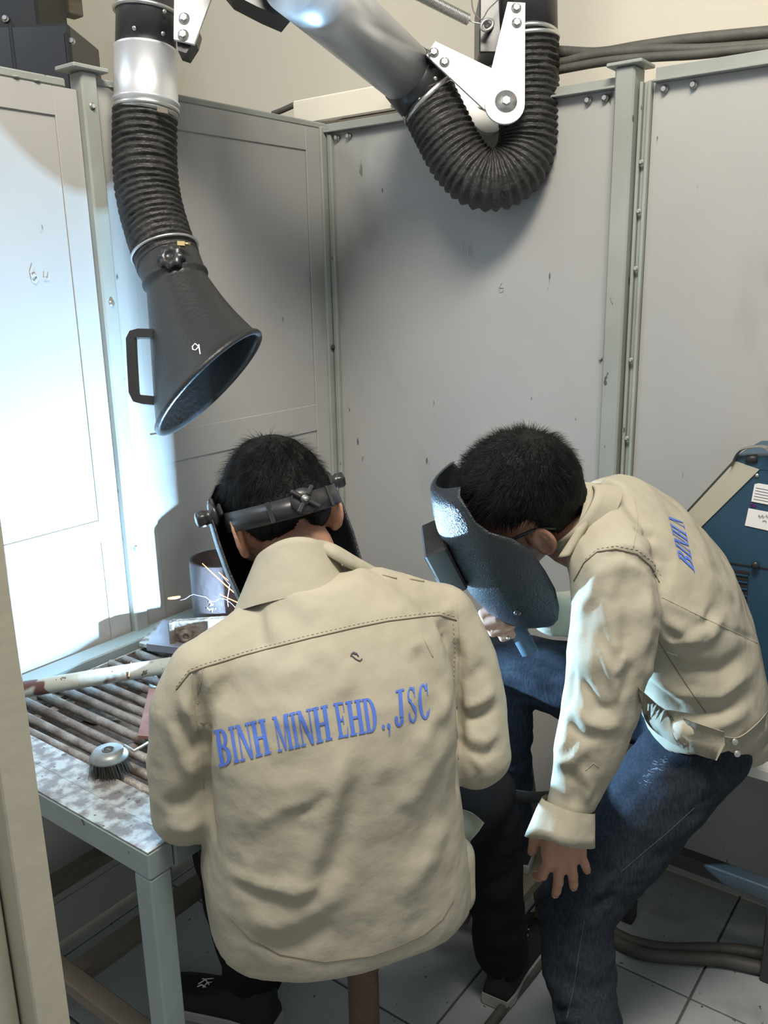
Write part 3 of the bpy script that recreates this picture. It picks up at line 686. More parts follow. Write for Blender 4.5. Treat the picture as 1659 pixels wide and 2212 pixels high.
# spring, eye bolt and cord
s0, s1 = D(1012, 43, 1.665), D(800, -64, 1.60); L = np.linalg.norm(s1-s0); t = (s1-s0)/L; u = nrm(np.cross(t, [0, 0, 1])); v = np.cross(t, u)
build(MB().tube([s0+t*L*i/700+(u*math.cos(i*.55*1.3)+v*math.sin(i*.55*1.3))*.0115 for i in range(701)], .0011, 5), 'spring', M['zinc'], arm)
build(MB().tube([s0, s0-t*.012, D(1045, 52, 1.655)], .0013, 6), 'spring_hook', M['zinc'], arm)
build(MB().torus(D(1052, 54, 1.65), CV(.4, .2, 1), .0115, .0032).cyl(D(1052, 54, 1.66), D(1062, 60, 1.70), .006), 'eye_bolt', M['zinc'], arm)
build(MB().tube(spline([D(1019, -40, 1.66), D(1019, 0, 1.66), D(1024, 26, 1.66), D(1040, 42, 1.655), D(1055, 20, 1.65), D(1075, 0, 1.65), D(1090, -20, 1.65)]), .0012, 6), 'cord', M['strap'], arm)

DS = MB.K = 1.0
# ------------------------------------------------------------------ welding machine on its stand
XM = 1.735
mc = thing('welding_machine', 'dark blue welding power source with beige slanted front edge and paper labels', 'welding machine', PL(1650, 1600, 0, XM))
def mp(x, y, dx=0): return PL(x, y, 0, XM-dx)
A_, B_ = mp(1641, 1014), mp(1503, 1150); sl = (B_-A_)/np.linalg.norm(B_-A_)
zb = mp(1620, 1640)[2]+.0; Bz = B_+sl*.02
yb = B_[1]+.02; ztop = A_[2]
F_ = np.array([XM, B_[1]+(B_[1]-A_[1])*.25, B_[2]-(A_[2]-B_[2])*.25]); G_ = np.array([XM, F_[1]-.03, zb])
back = A_[1]-.62
def side(poly, x0, x1, name, m, parent=mc):
    P = [np.array([x0, p[1], p[2]]) for p in poly]; return build(MB().plate([p+[(x1-x0)/2, 0, 0] for p in P], (1, 0, 0), x1-x0), name, m, parent)
side([A_, F_, G_, [0, back, zb], [0, back, ztop]], XM, XM+.188, 'body', M['machineblue'])
o1 = mp(1608, 992); off = np.array([0, o1[1]-A_[1], 0]); off = np.array([0, .045, .0])
side([A_+[0, 0, .0], A_+off+[0, 0, .012], F_+off, G_+off, G_, F_], XM-.003, XM+.191, 'front_frame', M['machinebeige'])
side([A_+off*1.0+[0, .006, .012], F_+off+[0, .006, 0], G_+off+[0, .006, 0], G_+off, F_+off, A_+off+[0, 0, .012]], XM+.004, XM+.184, 'control_face', M['stand'])
side([A_+[0, .046, .012], A_+[0, .046, .022], A_+[0, -.03, .030], [0, back, ztop+.020], [0, back, ztop], A_], XM-.001, XM+.189, 'top_cover', M['machineblue'])
build(MB().cbox(mp(1592, 1001)+[.03, 0, .0], np.eye(3), (.012, .012, .010), .002), 'strap_clip', M['whiteplate'], mc)
build(MB().tube(spline([mp(1583, 1005), mp(1590, 985), mp(1604, 970), mp(1630, 965), mp(1655, 966), mp(1668, 985)]), [.014]*41, 4, ref=(1, 0, 0), ry=[.0025]*41, smooth=False), 'carrying_strap', M['strap'], mc)
build(MB().tube([mp(1612, 992), mp(1636, 990)], .008, 12), 'strap_buckle', M['dark'], mc)
def onside(poly, th, name, m, parent=mc): return build(MB().plate([mp(x, y, .0012) for x, y in poly], (1, 0, 0), th), name, m, parent)
pl1 = onside([(1630, 1046), (1638, 1044), (1720, 1058), (1712, 1100), (1623, 1083)], .0012, 'paper_label', M['paper'])
pl2 = onside([(1617, 1098), (1712, 1116), (1704, 1156), (1609, 1135)], .0012, 'paper_label', M['paper'])
for i in range(5):
    onside([(1633-i*1.2, 1053+i*6), (1700-i*1.2, 1066+i*6), (1700-i*1.2, 1067+i*6), (1633-i*1.2, 1054+i*6)], .0022, 'printed_line', M['ink'], pl1)
mb = MB()
for x in (1638, 1645, 1654): mb.tube([mp(x, 1116, .003), mp(x+2, 1112, .003), mp(x+3, 1119, .003), mp(x+6, 1115, .003)], .0005, 5)
mb.tube([mp(1647, 1126, .003), mp(1652, 1124, .003), mp(1656, 1128, .003)], .0005, 5)
build(mb, 'handwriting', M['ink'], pl2)
mb = MB().tube([mp(1621, 1091, .0015), mp(1624, 1088, .0015), mp(1631, 1091, .0015), mp(1623, 1094, .0015), mp(1629, 1095, .0015), mp(1632, 1090, .0015)], .0012, 5)
build(mb, 'ink_mark', M['purple'], mc)
for i in range(5):
    y = 1234+i*14.5
    onside([(1545, y-9), (1618-i*1, y+1), (1618-i*1, y+7), (1545, y-3)], .0022, 'louvre_slot', M['dark'])
    s_ = onside([(1545, y-2), (1617-i*1, y+8), (1617-i*1, y+11), (1545, y+1)], .006, 'louvre_blade', M['machineblue'])
onside([(1520, 1206), (1760, 1243), (1760, 1245), (1520, 1208)], .002, 'panel_joint', M['dark'])
kb = mp(1634, 1218); build(MB().tube([kb, kb+[-.004, 0, 0], kb+[-.006, 0, 0], kb+[-.012, 0, 0], kb+[-.014, 0, 0]], [.003, .003, .0072, .0072, .004], 16), 'side_knob', M['plastic'], mc)
kb = mp(1635, 1027); build(MB().tube([kb, kb+[-.002, 0, 0]], .004, 12), 'screw', M['zinc'], mc)
# stand
st = thing('machine_stand', 'low dark square-tube stand carrying the blue machine, pale sill on top', 'stand', (XM, F_[1], 0))
ys = PL(1563, 1650, 0, XM-.06)[1]; zs = PL(1563, 1650, 0, XM-.06)[2]
build(MB().bbox((XM-.06, back-.1, zs-.012), (XM-.04, ys, zs+.012), .002).bbox((XM-.058, back-.1, zs+.0), (XM+.188, ys, zb), .002), 'sill', M['whiteplate'], st)
yl = PL(1352, 1990, 0, XM)[1]
zbz = PL(1430, 1835, 0, XM+.05)[2]
for x, y in ((XM, ys-.12), (XM+.165, ys-.12), (XM, back)):
    build(MB().bbox((x-.018, y-.018, 0), (x+.018, y+.018, zs-.012), .003), 'leg', M['stand'], st)
build(MB().bbox((XM-.018, back, .10), (XM+.018, ys-.12, .135), .003), 'stretcher', M['stand'], st)
build(MB().bbox((XM-.018, yl-.02, 0), (XM+.018, yl+.018, .24), .003), 'leg', M['stand'], st)
build(MB().bbox((XM+.02, yl-.02, .20), (XW-.01, yl+.015, .235), .003), 'stretcher', M['stand'], st)
build(MB().bbox((XM-.018, ys-.12, .20), (XM+.018, yl, .235), .003), 'stretcher', M['stand'], st)
# low trestle between the workers
l0, l1 = Z(1108, .60, 1.98), Z(1170, .02, 2.12)
tl = thing('wooden_trestle', 'low wooden trestle with a slanted brace, between the two workers', 'trestle', (l1[0], l1[1], 0))
def beam(a, b, w_, h_, name, m, par):
    a = np.array(a, float); b = np.array(b, float); t = nrm(b-a); u = nrm(np.cross(t, [.3, -.8, .2])); v = np.cross(t, u)
    return build(MB().cbox((a+b)/2, [t, u, v], (np.linalg.norm(b-a)/2, w_, h_), .003), name, m, par)
beam(l0, l1, .022, .016, 'leg', M['wood'], tl)
beam(Z(1080, .12, 2.00), Z(1143, .30, 2.04), .018, .012, 'brace', M['wood'], tl)
beam(Z(1000, .60, 2.03), Z(1112, .60, 2.0), .03, .012, 'top_board', M['wood'], tl)
beam(Z(1050, .60, 2.0), Z(1000, .02, 2.05), .022, .016, 'leg', M['wood'], tl)

# ------------------------------------------------------------------ stool
sc_ = Z(787, .25, 1.50); sx, sy = sc_[0], sc_[1]; SEAT = (sx+.05, sy+.05)
sl_ = thing('stool', 'brown vinyl covered stool under the seated worker', 'stool', (sx, sy, 0))
mb = MB(); P = []; Rr = []
for i in range(120): P.append([sx, sy, .43-.40*i/119]); Rr.append(.026+.0009*math.sin(i*1.6))
build(mb.tube(P, Rr, 28), 'column', M['leather'], sl_)
build(MB().tube([[sx+.08, sy+.07, .42], [sx+.08, sy+.07, .43], [sx+.08, sy+.07, .455], [sx+.08, sy+.07, .465]], [.10, .11, .11, .10], 40), 'seat', M['leather'], sl_)
build(MB().tube([[sx, sy, .0], [sx, sy, .012], [sx, sy, .025], [sx, sy, .05]], [.15, .15, .10, .03], 40), 'base', M['stand'], sl_)

# ------------------------------------------------------------------ floor cables
def fc(l, z): return [PL(x, y, 2, z) for x, y in l]
cable('floor_cable', 'upper of two dark hoses running over the tiles at lower right', fc([(1290, 1990), (1330, 2018), (1370, 2036), (1440, 2050), (1530, 2050), (1600, 2054), (1700, 2070)], .016)[0:], .0145, M['cable'])
cable('floor_cable', 'lower of two dark hoses running over the tiles at lower right', fc([(1290, 2008), (1335, 2036), (1390, 2060), (1470, 2068), (1560, 2074), (1640, 2090), (1740, 2110)], .016), .0145, M['cable'])
cable('floor_cable', 'dark cable slanting over the tiles beside the white-soled right shoe', fc([(1240, 1960), (1185, 2050), (1145, 2105), (1100, 2160), (1050, 2225), (980, 2320)], .011), .0105, M['cable'])

# ------------------------------------------------------------------ arc and sparks
ARC = D(572, 1352, 1.80)
l = bpy.data.lights.new('arc_light', 'POINT'); l.energy = 290; l.color = (.40, .69, 1); l.shadow_soft_size = .004
lo = bpy.data.objects.new('arc_light', l); COL.objects.link(lo); lo.location = ARC
build(MB().ball(ARC-[0, 0, .0], .0035), 'welding_arc', M['arc'], label='glaring blue-white welding arc under the torch tip', cat='arc', org=ARC)
wa = math.radians(28); wn = np.array([math.cos(wa), math.sin(wa), 0]); wt = np.array([-wn[1], wn[0], 0])
wp0 = ARC*[1, 1, 0]+wn*.026-wt*.050+[0, 0, ZT]  # hidden plate, placed and sized to keep arc light off the right wall
build(MB().cbox(wp0+[0, 0, .15], [wt, wn, [0, 0, 1]], (.075, .005, .15), .001).cbox(wp0+wn*.04+[0, 0, .006], [wt, wn, [0, 0, 1]], (.10, .045, .006), .001), 'arc_blocking_plate', M['steelplate'],
      label='upright steel plate placed to block arc light, mostly behind the seated worker', cat='plate', org=wp0)
wb_ = math.radians(146); wv = np.array([math.cos(wb_), math.sin(wb_), 0]); wu = np.array([-wv[1], wv[0], 0]); wc = ARC*[1, 1, 0]+wv*.042  # unseen low blocker added beside the arc to keep the grate dim
build(MB().cbox(wc+[0, 0, (ZT+ARC[2]-.009)/2], [wu, wv, [0, 0, 1]], (.058, .006, (ARC[2]-.009-ZT)/2), .001).cbox(wc-wv*.0+[0, 0, ZT+.004], [wu, wv, [0, 0, 1]], (.045, .018, .004), .001), 'arc_blocking_angle', M['rustblock'],
      label='low rusty angle piece added to shade the grate, behind the seated worker shoulder', cat='plate', org=wc+[0, 0, ZT])
def spark(px, r, m, name='spark', label='thin glowing orange spark streaking off the weld', group='orange sparks', d=1.74):
    pts = [D(x, y, d) for x, y in px]; n = len(pts)
    build(MB().tube(pts, [r*(.35+.65*math.sin(math.pi*(i+.4)/n)) for i in range(n)], 6), name, m, label=label, cat='spark', group=group, org=pts[0])
spark([(437, 1217), (460, 1239), (485, 1262), (508, 1282), (530, 1302)], .0011, M['spark'], label='longest orange spark streak, starting highest over the pipe stub')
spark([(472, 1236), (495, 1256), (515, 1278), (527, 1290)], .0009, M['spark'], label='orange spark streak just right of the longest one')
spark([(500, 1245), (512, 1257), (523, 1269)], .0008, M['spark'], label='short orange spark nearest the helmet edge, highest of the short ones')
spark([(475, 1284), (492, 1292), (510, 1300), (524, 1308)], .0009, M['spark'], label='lowest orange spark streak, nearly level above the shoulder')
spark([(510, 1278), (520, 1288), (532, 1297)], .0009, M['spark'], label='short orange spark low beside the shoulder, right of the blue trails')
spark([(283, 1431), (281, 1445), (278, 1461)], .0007, M['spark'], label='single short orange spark crossing the chipped pipe', group='stray sparks')
spark([(363, 1293), (372, 1292), (380, 1291), (389, 1289)], .0030, M['spark'], label='fat blurred orange spark left of the pipe stub', group='stray sparks')
B = 'wavy violet-blue spark trail in front of the pipe stub'
spark([(389, 1297), (400, 1294), (410, 1287), (418, 1284), (430, 1287), (445, 1290), (455, 1299), (465, 1299), (474, 1293), (486, 1294), (498, 1302), (508, 1312)], .0006, M['sparkb'], label='longest wavy violet-blue spark trail, running left from the pipe stub', group='blue sparks')
spark([(500, 1250), (496, 1262), (494, 1278), (491, 1295), (493, 1310)], .0006, M['sparkb'], label='nearly upright violet-blue spark trail in front of the pipe stub', group='blue sparks')
spark([(480, 1245), (495, 1262), (508, 1270), (516, 1286), (518, 1300)], .0006, M['sparkb'], label='curling violet-blue spark trail at right of the pipe stub', group='blue sparks')
# ------------------------------------------------------------------ people: shared builders
def sring(c, ar, af, a, b, n=48, p=2.3):
    a, b = a*MB.K, b*MB.K
    o = []
    for k in range(n):
        t = 2*math.pi*k/n; ct, st = math.cos(t), math.sin(t)
        o.append(c+ar*a*np.sign(ct)*abs(ct)**(2/p)+af*b*np.sign(st)*abs(st)**(2/p))
    return o
def head(mb, C, r, f, u):
    A = (r, f, u)
    mb.ell(C+u*.032-f*.012, A, (.074, .092, .092), 24, 16)
    mb.ell(C+u*.01+f*.018, A, (.070, .074, .085), 20, 14)
    mb.ell(C-u*.050+f*.035, A, (.056, .058, .060), 20, 12)          # jaw
    mb.ell(C-u*.088+f*.066, A, (.026, .024, .020), 14, 10)          # chin
    for s in (-1, 1):
        mb.ell(C+r*s*.045-u*.020+f*.058, A, (.022, .020, .020), 12, 8)    # cheek
        mb.ell(C+r*s*.030+u*.016+f*.083, A, (.022, .010, .007), 12, 8)    # brow
        mb.ball(C+r*s*.031+f*.076, .0125)                                 # eye
        ec = C+r*s*.076-f*.012-u*.006; e1 = nrm(-f*.90+r*s*.42); e2 = nrm(u-f*.15)   # ear
        pts = []
        for i in range(15):
            t = math.radians(-150+300*i/14); rr = 1-.12*math.cos(t)
            pts.append(ec+e1*(.004+.017*math.cos(t)*1.0)+e2*(.031*math.sin(t)*rr)*(1 if math.sin(t) > 0 else .92)+r*s*.006)
        mb.tube(pts, .0046, 8)
        mb.ell(ec+e1*.003, (nrm(np.cross(e1, e2)), e1, e2), (.0042, .016, .027), 12, 8)
        mb.tube([ec+e1*.010-e2*.012+r*s*.003, ec+e1*.012+e2*.004+r*s*.004, ec+e1*.004+e2*.017+r*s*.004], .0035, 6)
        mb.ball(ec-e2*.027-e1*.001+r*s*.003, .0075)
        mb.ell(ec-e1*.012, (r, f, u), (.010, .012, .024), 10, 8)
    mb.chain([C+u*.012+f*.088, C-u*.022+f*.112], [.007, .011])             # nose
    mb.ball(C-u*.030+f*.104, .0105); mb.ball(C-u*.028+f*.098+r*.011, .0075); mb.ball(C-u*.028+f*.098-r*.011, .0075)
    mb.ell(C-u*.052+f*.093, A, (.024, .010, .005), 12, 8); mb.ell(C-u*.062+f*.090, A, (.020, .010, .006), 12, 8)   # lips
FL = [(.043, .026, .021), (.047, .030, .022), (.043, .028, .022), (.034, .021, .019)]
def hand(mb, W, f, b, s, curl=(12, 18, 12), spread=6, thumb=(40, 10), nails=None, fcurl=None):
    """palm and five fingers; f along the fingers, b out of the back of the hand, s towards the thumb"""
    f = nrm(f); b = nrm(b-f*f.dot(b)); s = nrm(s-f*f.dot(s)-b*b.dot(s))
    for i, (lat, ln) in enumerate(((.029, .088), (.010, .092), (-.009, .086), (-.027, .078))):
        K = W+f*ln+s*lat; mb.cap(W+s*lat*.55-f*.005, K, .0150, .0108)
        mb.cap(W+s*lat*.75+f*.02-b*.006, K-b*.006-f*.010, .0140, .0105)
        a = math.radians(spread*(1.5-i)*.9); d0 = f*math.cos(a)+s*math.sin(a); th = 0; p = K; rr = (.0095, .0090, .0082, .0070) if i < 3 else (.0083, .0078, .0072, .0062)
        cu = fcurl[i] if fcurl else curl
        for j in range(3):
            th += math.radians(cu[j]); d = d0*math.cos(th)-b*math.sin(th); q = p+d*FL[i][j]
            mb.cap(p, q, rr[j], rr[j+1]); 
            if j < 2: mb.ball(q+b*.001, rr[j+1]*1.08)
            p = q
        if nails is not None: nails.append((q-d*.006+(b*math.cos(th)+d0*math.sin(th))*rr[3]*.80, d, b*math.cos(th)+d0*math.sin(th)))
    ta, tb_ = map(math.radians, thumb)
    m0 = W+s*.014+f*.020-b*.008; d = nrm(f*math.cos(ta)+s*math.sin(ta)-b*.35); m1 = m0+d*.045
    mb.cap(m0, m1, .0150, .0120)
    d2 = nrm(f*math.cos(tb_)+s*math.sin(tb_)*.9-b*.35); m2 = m1+d2*.033; mb.cap(m1, m2, .0112, .0095)
    d3 = nrm(d2-b*.25); mb.cap(m2, m2+d3*.024, .0095, .0078)
    if nails is not None: nails.append((m2+d3*.020+b*.006, d3, nrm(b-d3*b.dot(d3))))
def addnails(nails, parent):
    for p, d, n in nails:
        e = np.cross(d, n); rings = []
        for h, k in ((-.0005, 1), (.0008, 1), (.0012, .7), (.0012, .05)):
            rings.append([p+n*h+(e*math.cos(t)*.0045+d*math.sin(t)*.0060)*k for t in (2*math.pi*i/12 for i in range(12))])
        build(MB().loft(rings), 'nail', M['nail'], parent)
def hairregion(n):
    x, y, z = n
    back = -.64-.17*math.exp(-((abs(x)-.40)/.16)**2)+.08*math.exp(-(x/.2)**2)
    side = .16 if y > -.05 else .16+(back-.16)*min(1, (-.05-y)/.22)
    front = .16+(.58-.16)*min(1, max(0, (y-.35)/.35))
    zb_ = front if y > .35 else side
    return z-zb_
def hair(name, C, r, f, u, parent, whorl, topl, sidel, count, lift=.5, thick=.014, seed=0):
    cc = C+u*.032-f*.012; rad = np.array([.0755, .0935, .0935]); R = np.array([r, f, u])
    def surf(n, t):
        k = 1+.32*max(0, -n[2]-.3); return cc+(np.array(n)*(rad*np.array([1+.4*(k-1), k, 1])+t))@R
    NT, NP = 90, 60; V = []; F = []; mk = []
    for i in range(NP+1):
        ph = math.pi*i/NP
        for j in range(NT):
            th = 2*math.pi*j/NT; n = (math.sin(ph)*math.cos(th), math.sin(ph)*math.sin(th), math.cos(ph)); g = hairregion(n)
            tt = (thick*(.45+.55*max(0, n[2]+.1)))*min(1, max(-.3, g/.30))+.0028*noise.noise(Vector(n)*7+Vector((seed, 0, 0)))
            V.append(surf(n, tt)); mk.append(g)
    for i in range(NP):
        for j in range(NT):
            q = (i*NT+j, i*NT+(j+1) % NT, (i+1)*NT+(j+1) % NT, (i+1)*NT+j)
            if max(mk[k] for k in q) > 0: F.append(q)
    hb = meshobj(np.array(V), F, name, M['hair'], parent)
    mb = MB(); w0 = nrm(whorl); c = 0
    while c < count:
        n = np.random.normal(size=3); n /= np.linalg.norm(n); g = hairregion(n)
        if g < .01: continue
        c += 1; top = min(1, max(0, (n[2]+.15)/.6)); L = (sidel+(topl-sidel)*top)*random.uniform(.7, 1.15)
        t = n-w0; t = t-n*n.dot(t); t = nrm(t+np.cross(n, w0)*.4)
        jit = np.random.normal(size=3)*.22; cl = noise.noise(Vector(n)*5+Vector((seed, 3, 1)))
        t = nrm(t+np.cross(n, t)*cl*1.1)
        d = nrm(t*(1-lift*.55)+n*(lift*(.35+.5*top))+jit); tt = thick*(.45+.55*max(0, n[2]+.1))*min(1, g/.30)*.6
        p = surf(n, tt); sd = nrm(np.cross(d, n)); wv = .00045; P = [p]
        for k in range(3):
            d = nrm(d+t*.28-n*.10); P.append(P[-1]+(d@R)*L/3)
        s_ = sd@R; vv = []
        for k, q in enumerate(P): vv += [q-s_*wv*(1-k*.28), q+s_*wv*(1-k*.28)]
        mb.add(vv, [(0, 1, 3, 2), (2, 3, 5, 4), (4, 5, 7, 6)])
    build(mb, 'hair_strands', M['hairs'], hb, kind='stuff'); return hb
def shoe(mb_u, mb_s, heel, dirv, parent, side):
    d = nrm(dirv*np.array([1, 1, 0])); l = np.cross([0, 0, 1.], d); z = np.array([0, 0, 1.])
    prof = [(0, .028), (.03, .034), (.09, .034), (.15, .040), (.20, .046), (.24, .044), (.268, .030), (.278, .014)]
    def outline(h, k): 
        L = [heel+d*x+l*(w*k)+z*h for x, w in prof]; Rr = [heel+d*x-l*(w*k)+z*h for x, w in prof[::-1]]; return L+Rr
    mb_s.loft([outline(.0, .97), outline(.004, 1.02), outline(.022, 1.04), outline(.026, 1.0)], smooth=False)
    up = []
    for h, k, x0, x1 in ((.02, .98, 0, 1), (.035, .96, 0, .98), (.05, .82, .0, .80), (.062, .70, .01, .62), (.080, .62, .01, .42), (.095, .58, .01, .34)):
        L = [heel+d*(.002+(x*(x1-x0)+.27*x0))+l*(w*k)+z*(h-(.02 if x > .2 and h > .04 else 0)*0) for x, w in prof]
        Rr = [heel+d*(.002+(x*(x1-x0)+.27*x0))-l*(w*k)+z*h for x, w in prof[::-1]]; up.append(L+Rr)
    mb_u.loft(up)
    u_ = build(mb_u, 'shoe', M['shoe'], parent); build(mb_s, 'sole', M['sole'], u_, label='off-white rubber sole')
    return u_, d, l
def laces(u_, heel, d, l):
    mb = MB(); c = heel+d*.165+np.array([0, 0, .070])
    for a, b in (((-.012, -.012), (.012, .010)), ((-.012, .006), (.012, -.006)), ((-.010, .014), (.010, .016)), ((-.014, -.002), (-.002, .014))):
        mb.tube([c+d*a[0]+l*a[1], c+d*(a[0]+b[0])/2+l*(a[1]+b[1])/2+[0, 0, .004], c+d*b[0]+l*b[1]-[0, 0, .003]], .0014, 6)
    build(mb, 'lace', M['paper'], u_, label='pale lace knot')

# glyphs: quads in a unit cell
def garc(cx, cy, rx, ry, a0, a1, tx, ty, n=14):
    q = []
    for i in range(n):
        A, B_ = (math.radians(a0+(a1-a0)*k/n) for k in (i, i+1))
        q.append([(cx+rx*math.cos(A), cy+ry*math.sin(A)), (cx+rx*math.cos(B_), cy+ry*math.sin(B_)),
                  (cx+(rx-tx)*math.cos(B_), cy+(ry-ty)*math.sin(B_)), (cx+(rx-tx)*math.cos(A), cy+(ry-ty)*math.sin(A))])
    return q
def gr(x0, x1, y0, y1): return [[(x0, y0), (x1, y0), (x1, y1), (x0, y1)]]
GL = {
 'B': gr(.14, .42, 0, 1)+gr(0, .5, 0, .06)+gr(0, .5, .94, 1)+gr(.42, .52, .49, .55)+garc(.48, .745, .40, .255, -90, 90, .25, .06)+garc(.48, .265, .48, .265, -90, 90, .27, .06),
 'I': gr(.28, .72, 0, 1)+gr(.05, .95, 0, .06)+gr(.05, .95, .94, 1),
 'N': gr(.12, .20, 0, 1)+gr(.80, .88, 0, 1)+[[(.06, 1), (.32, 1), (.88, 0), (.70, 0)]]+gr(0, .32, .94, 1)+gr(0, .32, 0, .06)+gr(.68, 1, .94, 1),
 'H': gr(.10, .34, 0, 1)+gr(.66, .90, 0, 1)+gr(.34, .66, .47, .54)+gr(0, .44, 0, .06)+gr(0, .44, .94, 1)+gr(.56, 1, 0, .06)+gr(.56, 1, .94, 1),
 'M': gr(.10, .16, 0, 1)+gr(.74, .93, 0, 1)+[[(.06, 1), (.26, 1), (.56, .02), (.46, .02)], [(.70, 1), (.78, 1), (.56, .02), (.50, .02)]]+gr(0, .28, .94, 1)+gr(0, .27, 0, .06)+gr(.70, 1, .94, 1)+gr(.66, 1, 0, .06),
 'E': gr(.12, .40, 0, 1)+gr(0, .90, 0, .06)+gr(0, .86, .94, 1)+gr(.40, .66, .47, .53)+gr(.60, .68, .38, .62)+gr(.80, .86, .72, .96)+[[(.80, .06), (.90, .06), (.96, .28), (.91, .28)]],
 'D': gr(.12, .38, 0, 1)+gr(0, .44, 0, .06)+gr(0, .44, .94, 1)+garc(.42, .5, .55, .5, -90, 90, .28, .06, 20),
 'J': gr(.50, .80, .22, 1)+gr(.30, 1, .94, 1)+garc(.42, .20, .38, .22, -180, 0, .27, .07)+garc(.20, .20, .16, .09, 0, 360, .16, .09),
 'S': garc(.5, .745, .40, .255, 20, 180, .16, .07)+garc(.5, .26, .42, .26, -180, 0, .16, .07)+[[(.10, .745), (.27, .70), (.93, .30), (.76, .24)], [(.10, .76), (.14, .62), (.45, .50), (.50, .62)], [(.92, .26), (.90, .40), (.55, .55), (.50, .42)]]+gr(.80, .88, .70, .98)+gr(.10, .17, .02, .32),
 'C': garc(.54, .5, .50, .5, 40, 320, .27, .06, 26)+gr(.84, .92, .66, .99)+[[(.88, .16), (.98, .22), (.93, .30), (.86, .24)]],
 '.': garc(.5, .07, .5, .075, 0, 360, .5, .075, 10),
 ',': garc(.5, .07, .5, .075, 0, 360, .5, .075, 10)+[[(.55, .02), (1, .06), (.62, -.16), (.2, -.22)]],
}
def lettering(S, cells, topc, botc, shift, name, parent, mat_, off=.0014, sub=4):
    """cells: (char, x0, x1) along the top curve; each glyph is laid as thin quads on the cloth"""
    tx, ty = zip(*topc); bx_, by = zip(*botc); objs = []
    par = np.linspace(0, 1, len(tx))
    for ch, u0, u1 in cells:
        mb = MB()
        for q in GL[ch]:
            P = [np.array(p, float) for p in q]
            n1 = max(1, int(max(np.linalg.norm(P[1]-P[0])*abs(u1-u0)*len(tx)*1.0, 0)*0)+sub)
            L1 = max(np.linalg.norm((P[1]-P[0])), np.linalg.norm(P[2]-P[3])); L2 = max(np.linalg.norm(P[3]-P[0]), np.linalg.norm(P[2]-P[1]))
            na = max(1, int(math.ceil(L1*7))); nb = max(1, int(math.ceil(L2*12))); idx = {}; G = []
            for i in range(na+1):
                for j in range(nb+1):
                    a, b = i/na, j/nb; p = (P[0]*(1-a)+P[1]*a)*(1-b)+(P[3]*(1-a)+P[2]*a)*b
                    uu = u0+(u1-u0)*p[0]; T_ = (np.interp(uu, par, tx), np.interp(uu, par, ty)); B2 = (np.interp(uu, par, bx_), np.interp(uu, par, by))
                    h = S.hit(B2[0]+(T_[0]-B2[0])*p[1], B2[1]+(T_[1]-B2[1])*p[1], off); idx[(i, j)] = len(G); G.append(h)
            vmap = {}; vv = []
            for k, h in enumerate(G):
                if h is not None: vmap[k] = len(vv); vv.append(h)
            ff = []
            for i in range(na):
                for j in range(nb):
                    k = [idx[(i, j)], idx[(i+1, j)], idx[(i+1, j+1)], idx[(i, j+1)]]
                    if all(x in vmap for x in k):
                        w_ = [vv[vmap[x]] for x in k]
                        if max(np.linalg.norm(w_[0]-w_[2]), np.linalg.norm(w_[1]-w_[3])) < .03: ff.append(tuple(vmap[x] for x in k))
            if ff: mb.add(vv, ff)
        if mb.v: objs.append(build(mb, 'printed_letter' if ch not in '.,' else 'printed_dot', mat_, parent))
    return objs

# ------------------------------------------------------------------ seated worker
DS = MB.K = .95
az = math.radians(57); F1 = np.array([math.cos(az), math.sin(az), 0]); R1_ = np.array([F1[1], -F1[0], 0]); UP = np.array([0, 0, 1.])
p1 = thing('person', 'seated person in khaki jacket with long blue lettering across the back, head bowed', 'person', (SEAT[0], SEAT[1], 0))
def hframe(azd, pitch, roll):
    a = math.radians(azd); p = math.radians(pitch); f = np.array([math.cos(a)*math.cos(p), math.sin(a)*math.cos(p), math.sin(p)])
    r = np.array([math.sin(a), -math.cos(a), 0]); u = np.cross(r, f); q = math.radians(roll)
    return nrm(r*math.cos(q)+u*math.sin(q)), f, nrm(u*math.cos(q)-r*math.sin(q))
hr, hf, hu = (q*MB.K for q in hframe(60, -30, 9))
HC1 = D(612, 1128, 1.42)
rows = [(.49, 468, 1012, 1.43, .160), (.53, 462, 1012, 1.42, .165), (.60, 452, 1004, 1.40, .162), (.72, 452, 984, 1.37, .155), (.82, 446, 978, 1.345, .150), (.90, 452, 974, 1.335, .138), (.96, 500, 945, 1.33, .115), (1.01, 545, 880, 1.33, .092), (1.05, 575, 775, 1.335, .072)]
rings = []; CT = []
th = math.radians(20)
for z, xl, xr, d, b in rows:
    wv = (xr-xl)/2/FPX*d; a = math.sqrt(max(wv**2-(b*math.sin(th))**2, .02**2))/math.cos(th)
    c = Z((xl+xr)/2, z, d); CT.append(c); rings.append(sring(c, R1_, F1, a, b, 56, 2.45))
jb = MB().loft(rings)
NB1 = Z(655, 1.06, 1.345)
SL1, SR1 = D(444, 1455, 1.275), D(952, 1335, 1.45)
NS1 = Z(660, .995, 1.35)
jb.chain([NS1, NS1*.5+SL1*.5+UP*.002, SL1], [.055, .056, .056]); jb.chain([NS1, NS1*.5+SR1*.5+UP*.012, SR1], [.055, .062, .062])
EL1, ER1 = D(405, 1745, 1.335), D(1030, 1625, 1.46)
WL1, WR1 = np.array([.93, .99, .80]), np.array([1.05, 1.01, .88])
jb.chain([SL1, D(404, 1540, 1.285), D(396, 1650, 1.31), EL1, EL1*.5+WL1*.5, EL1*.15+WL1*.85], [.057, .055, .056, .055, .050, .042])
jb.chain([SR1, D(1002, 1440, 1.46), D(1026, 1540, 1.465), ER1, ER1*.5+WR1*.5, ER1*.15+WR1*.85], [.064, .061, .060, .060, .052, .042])
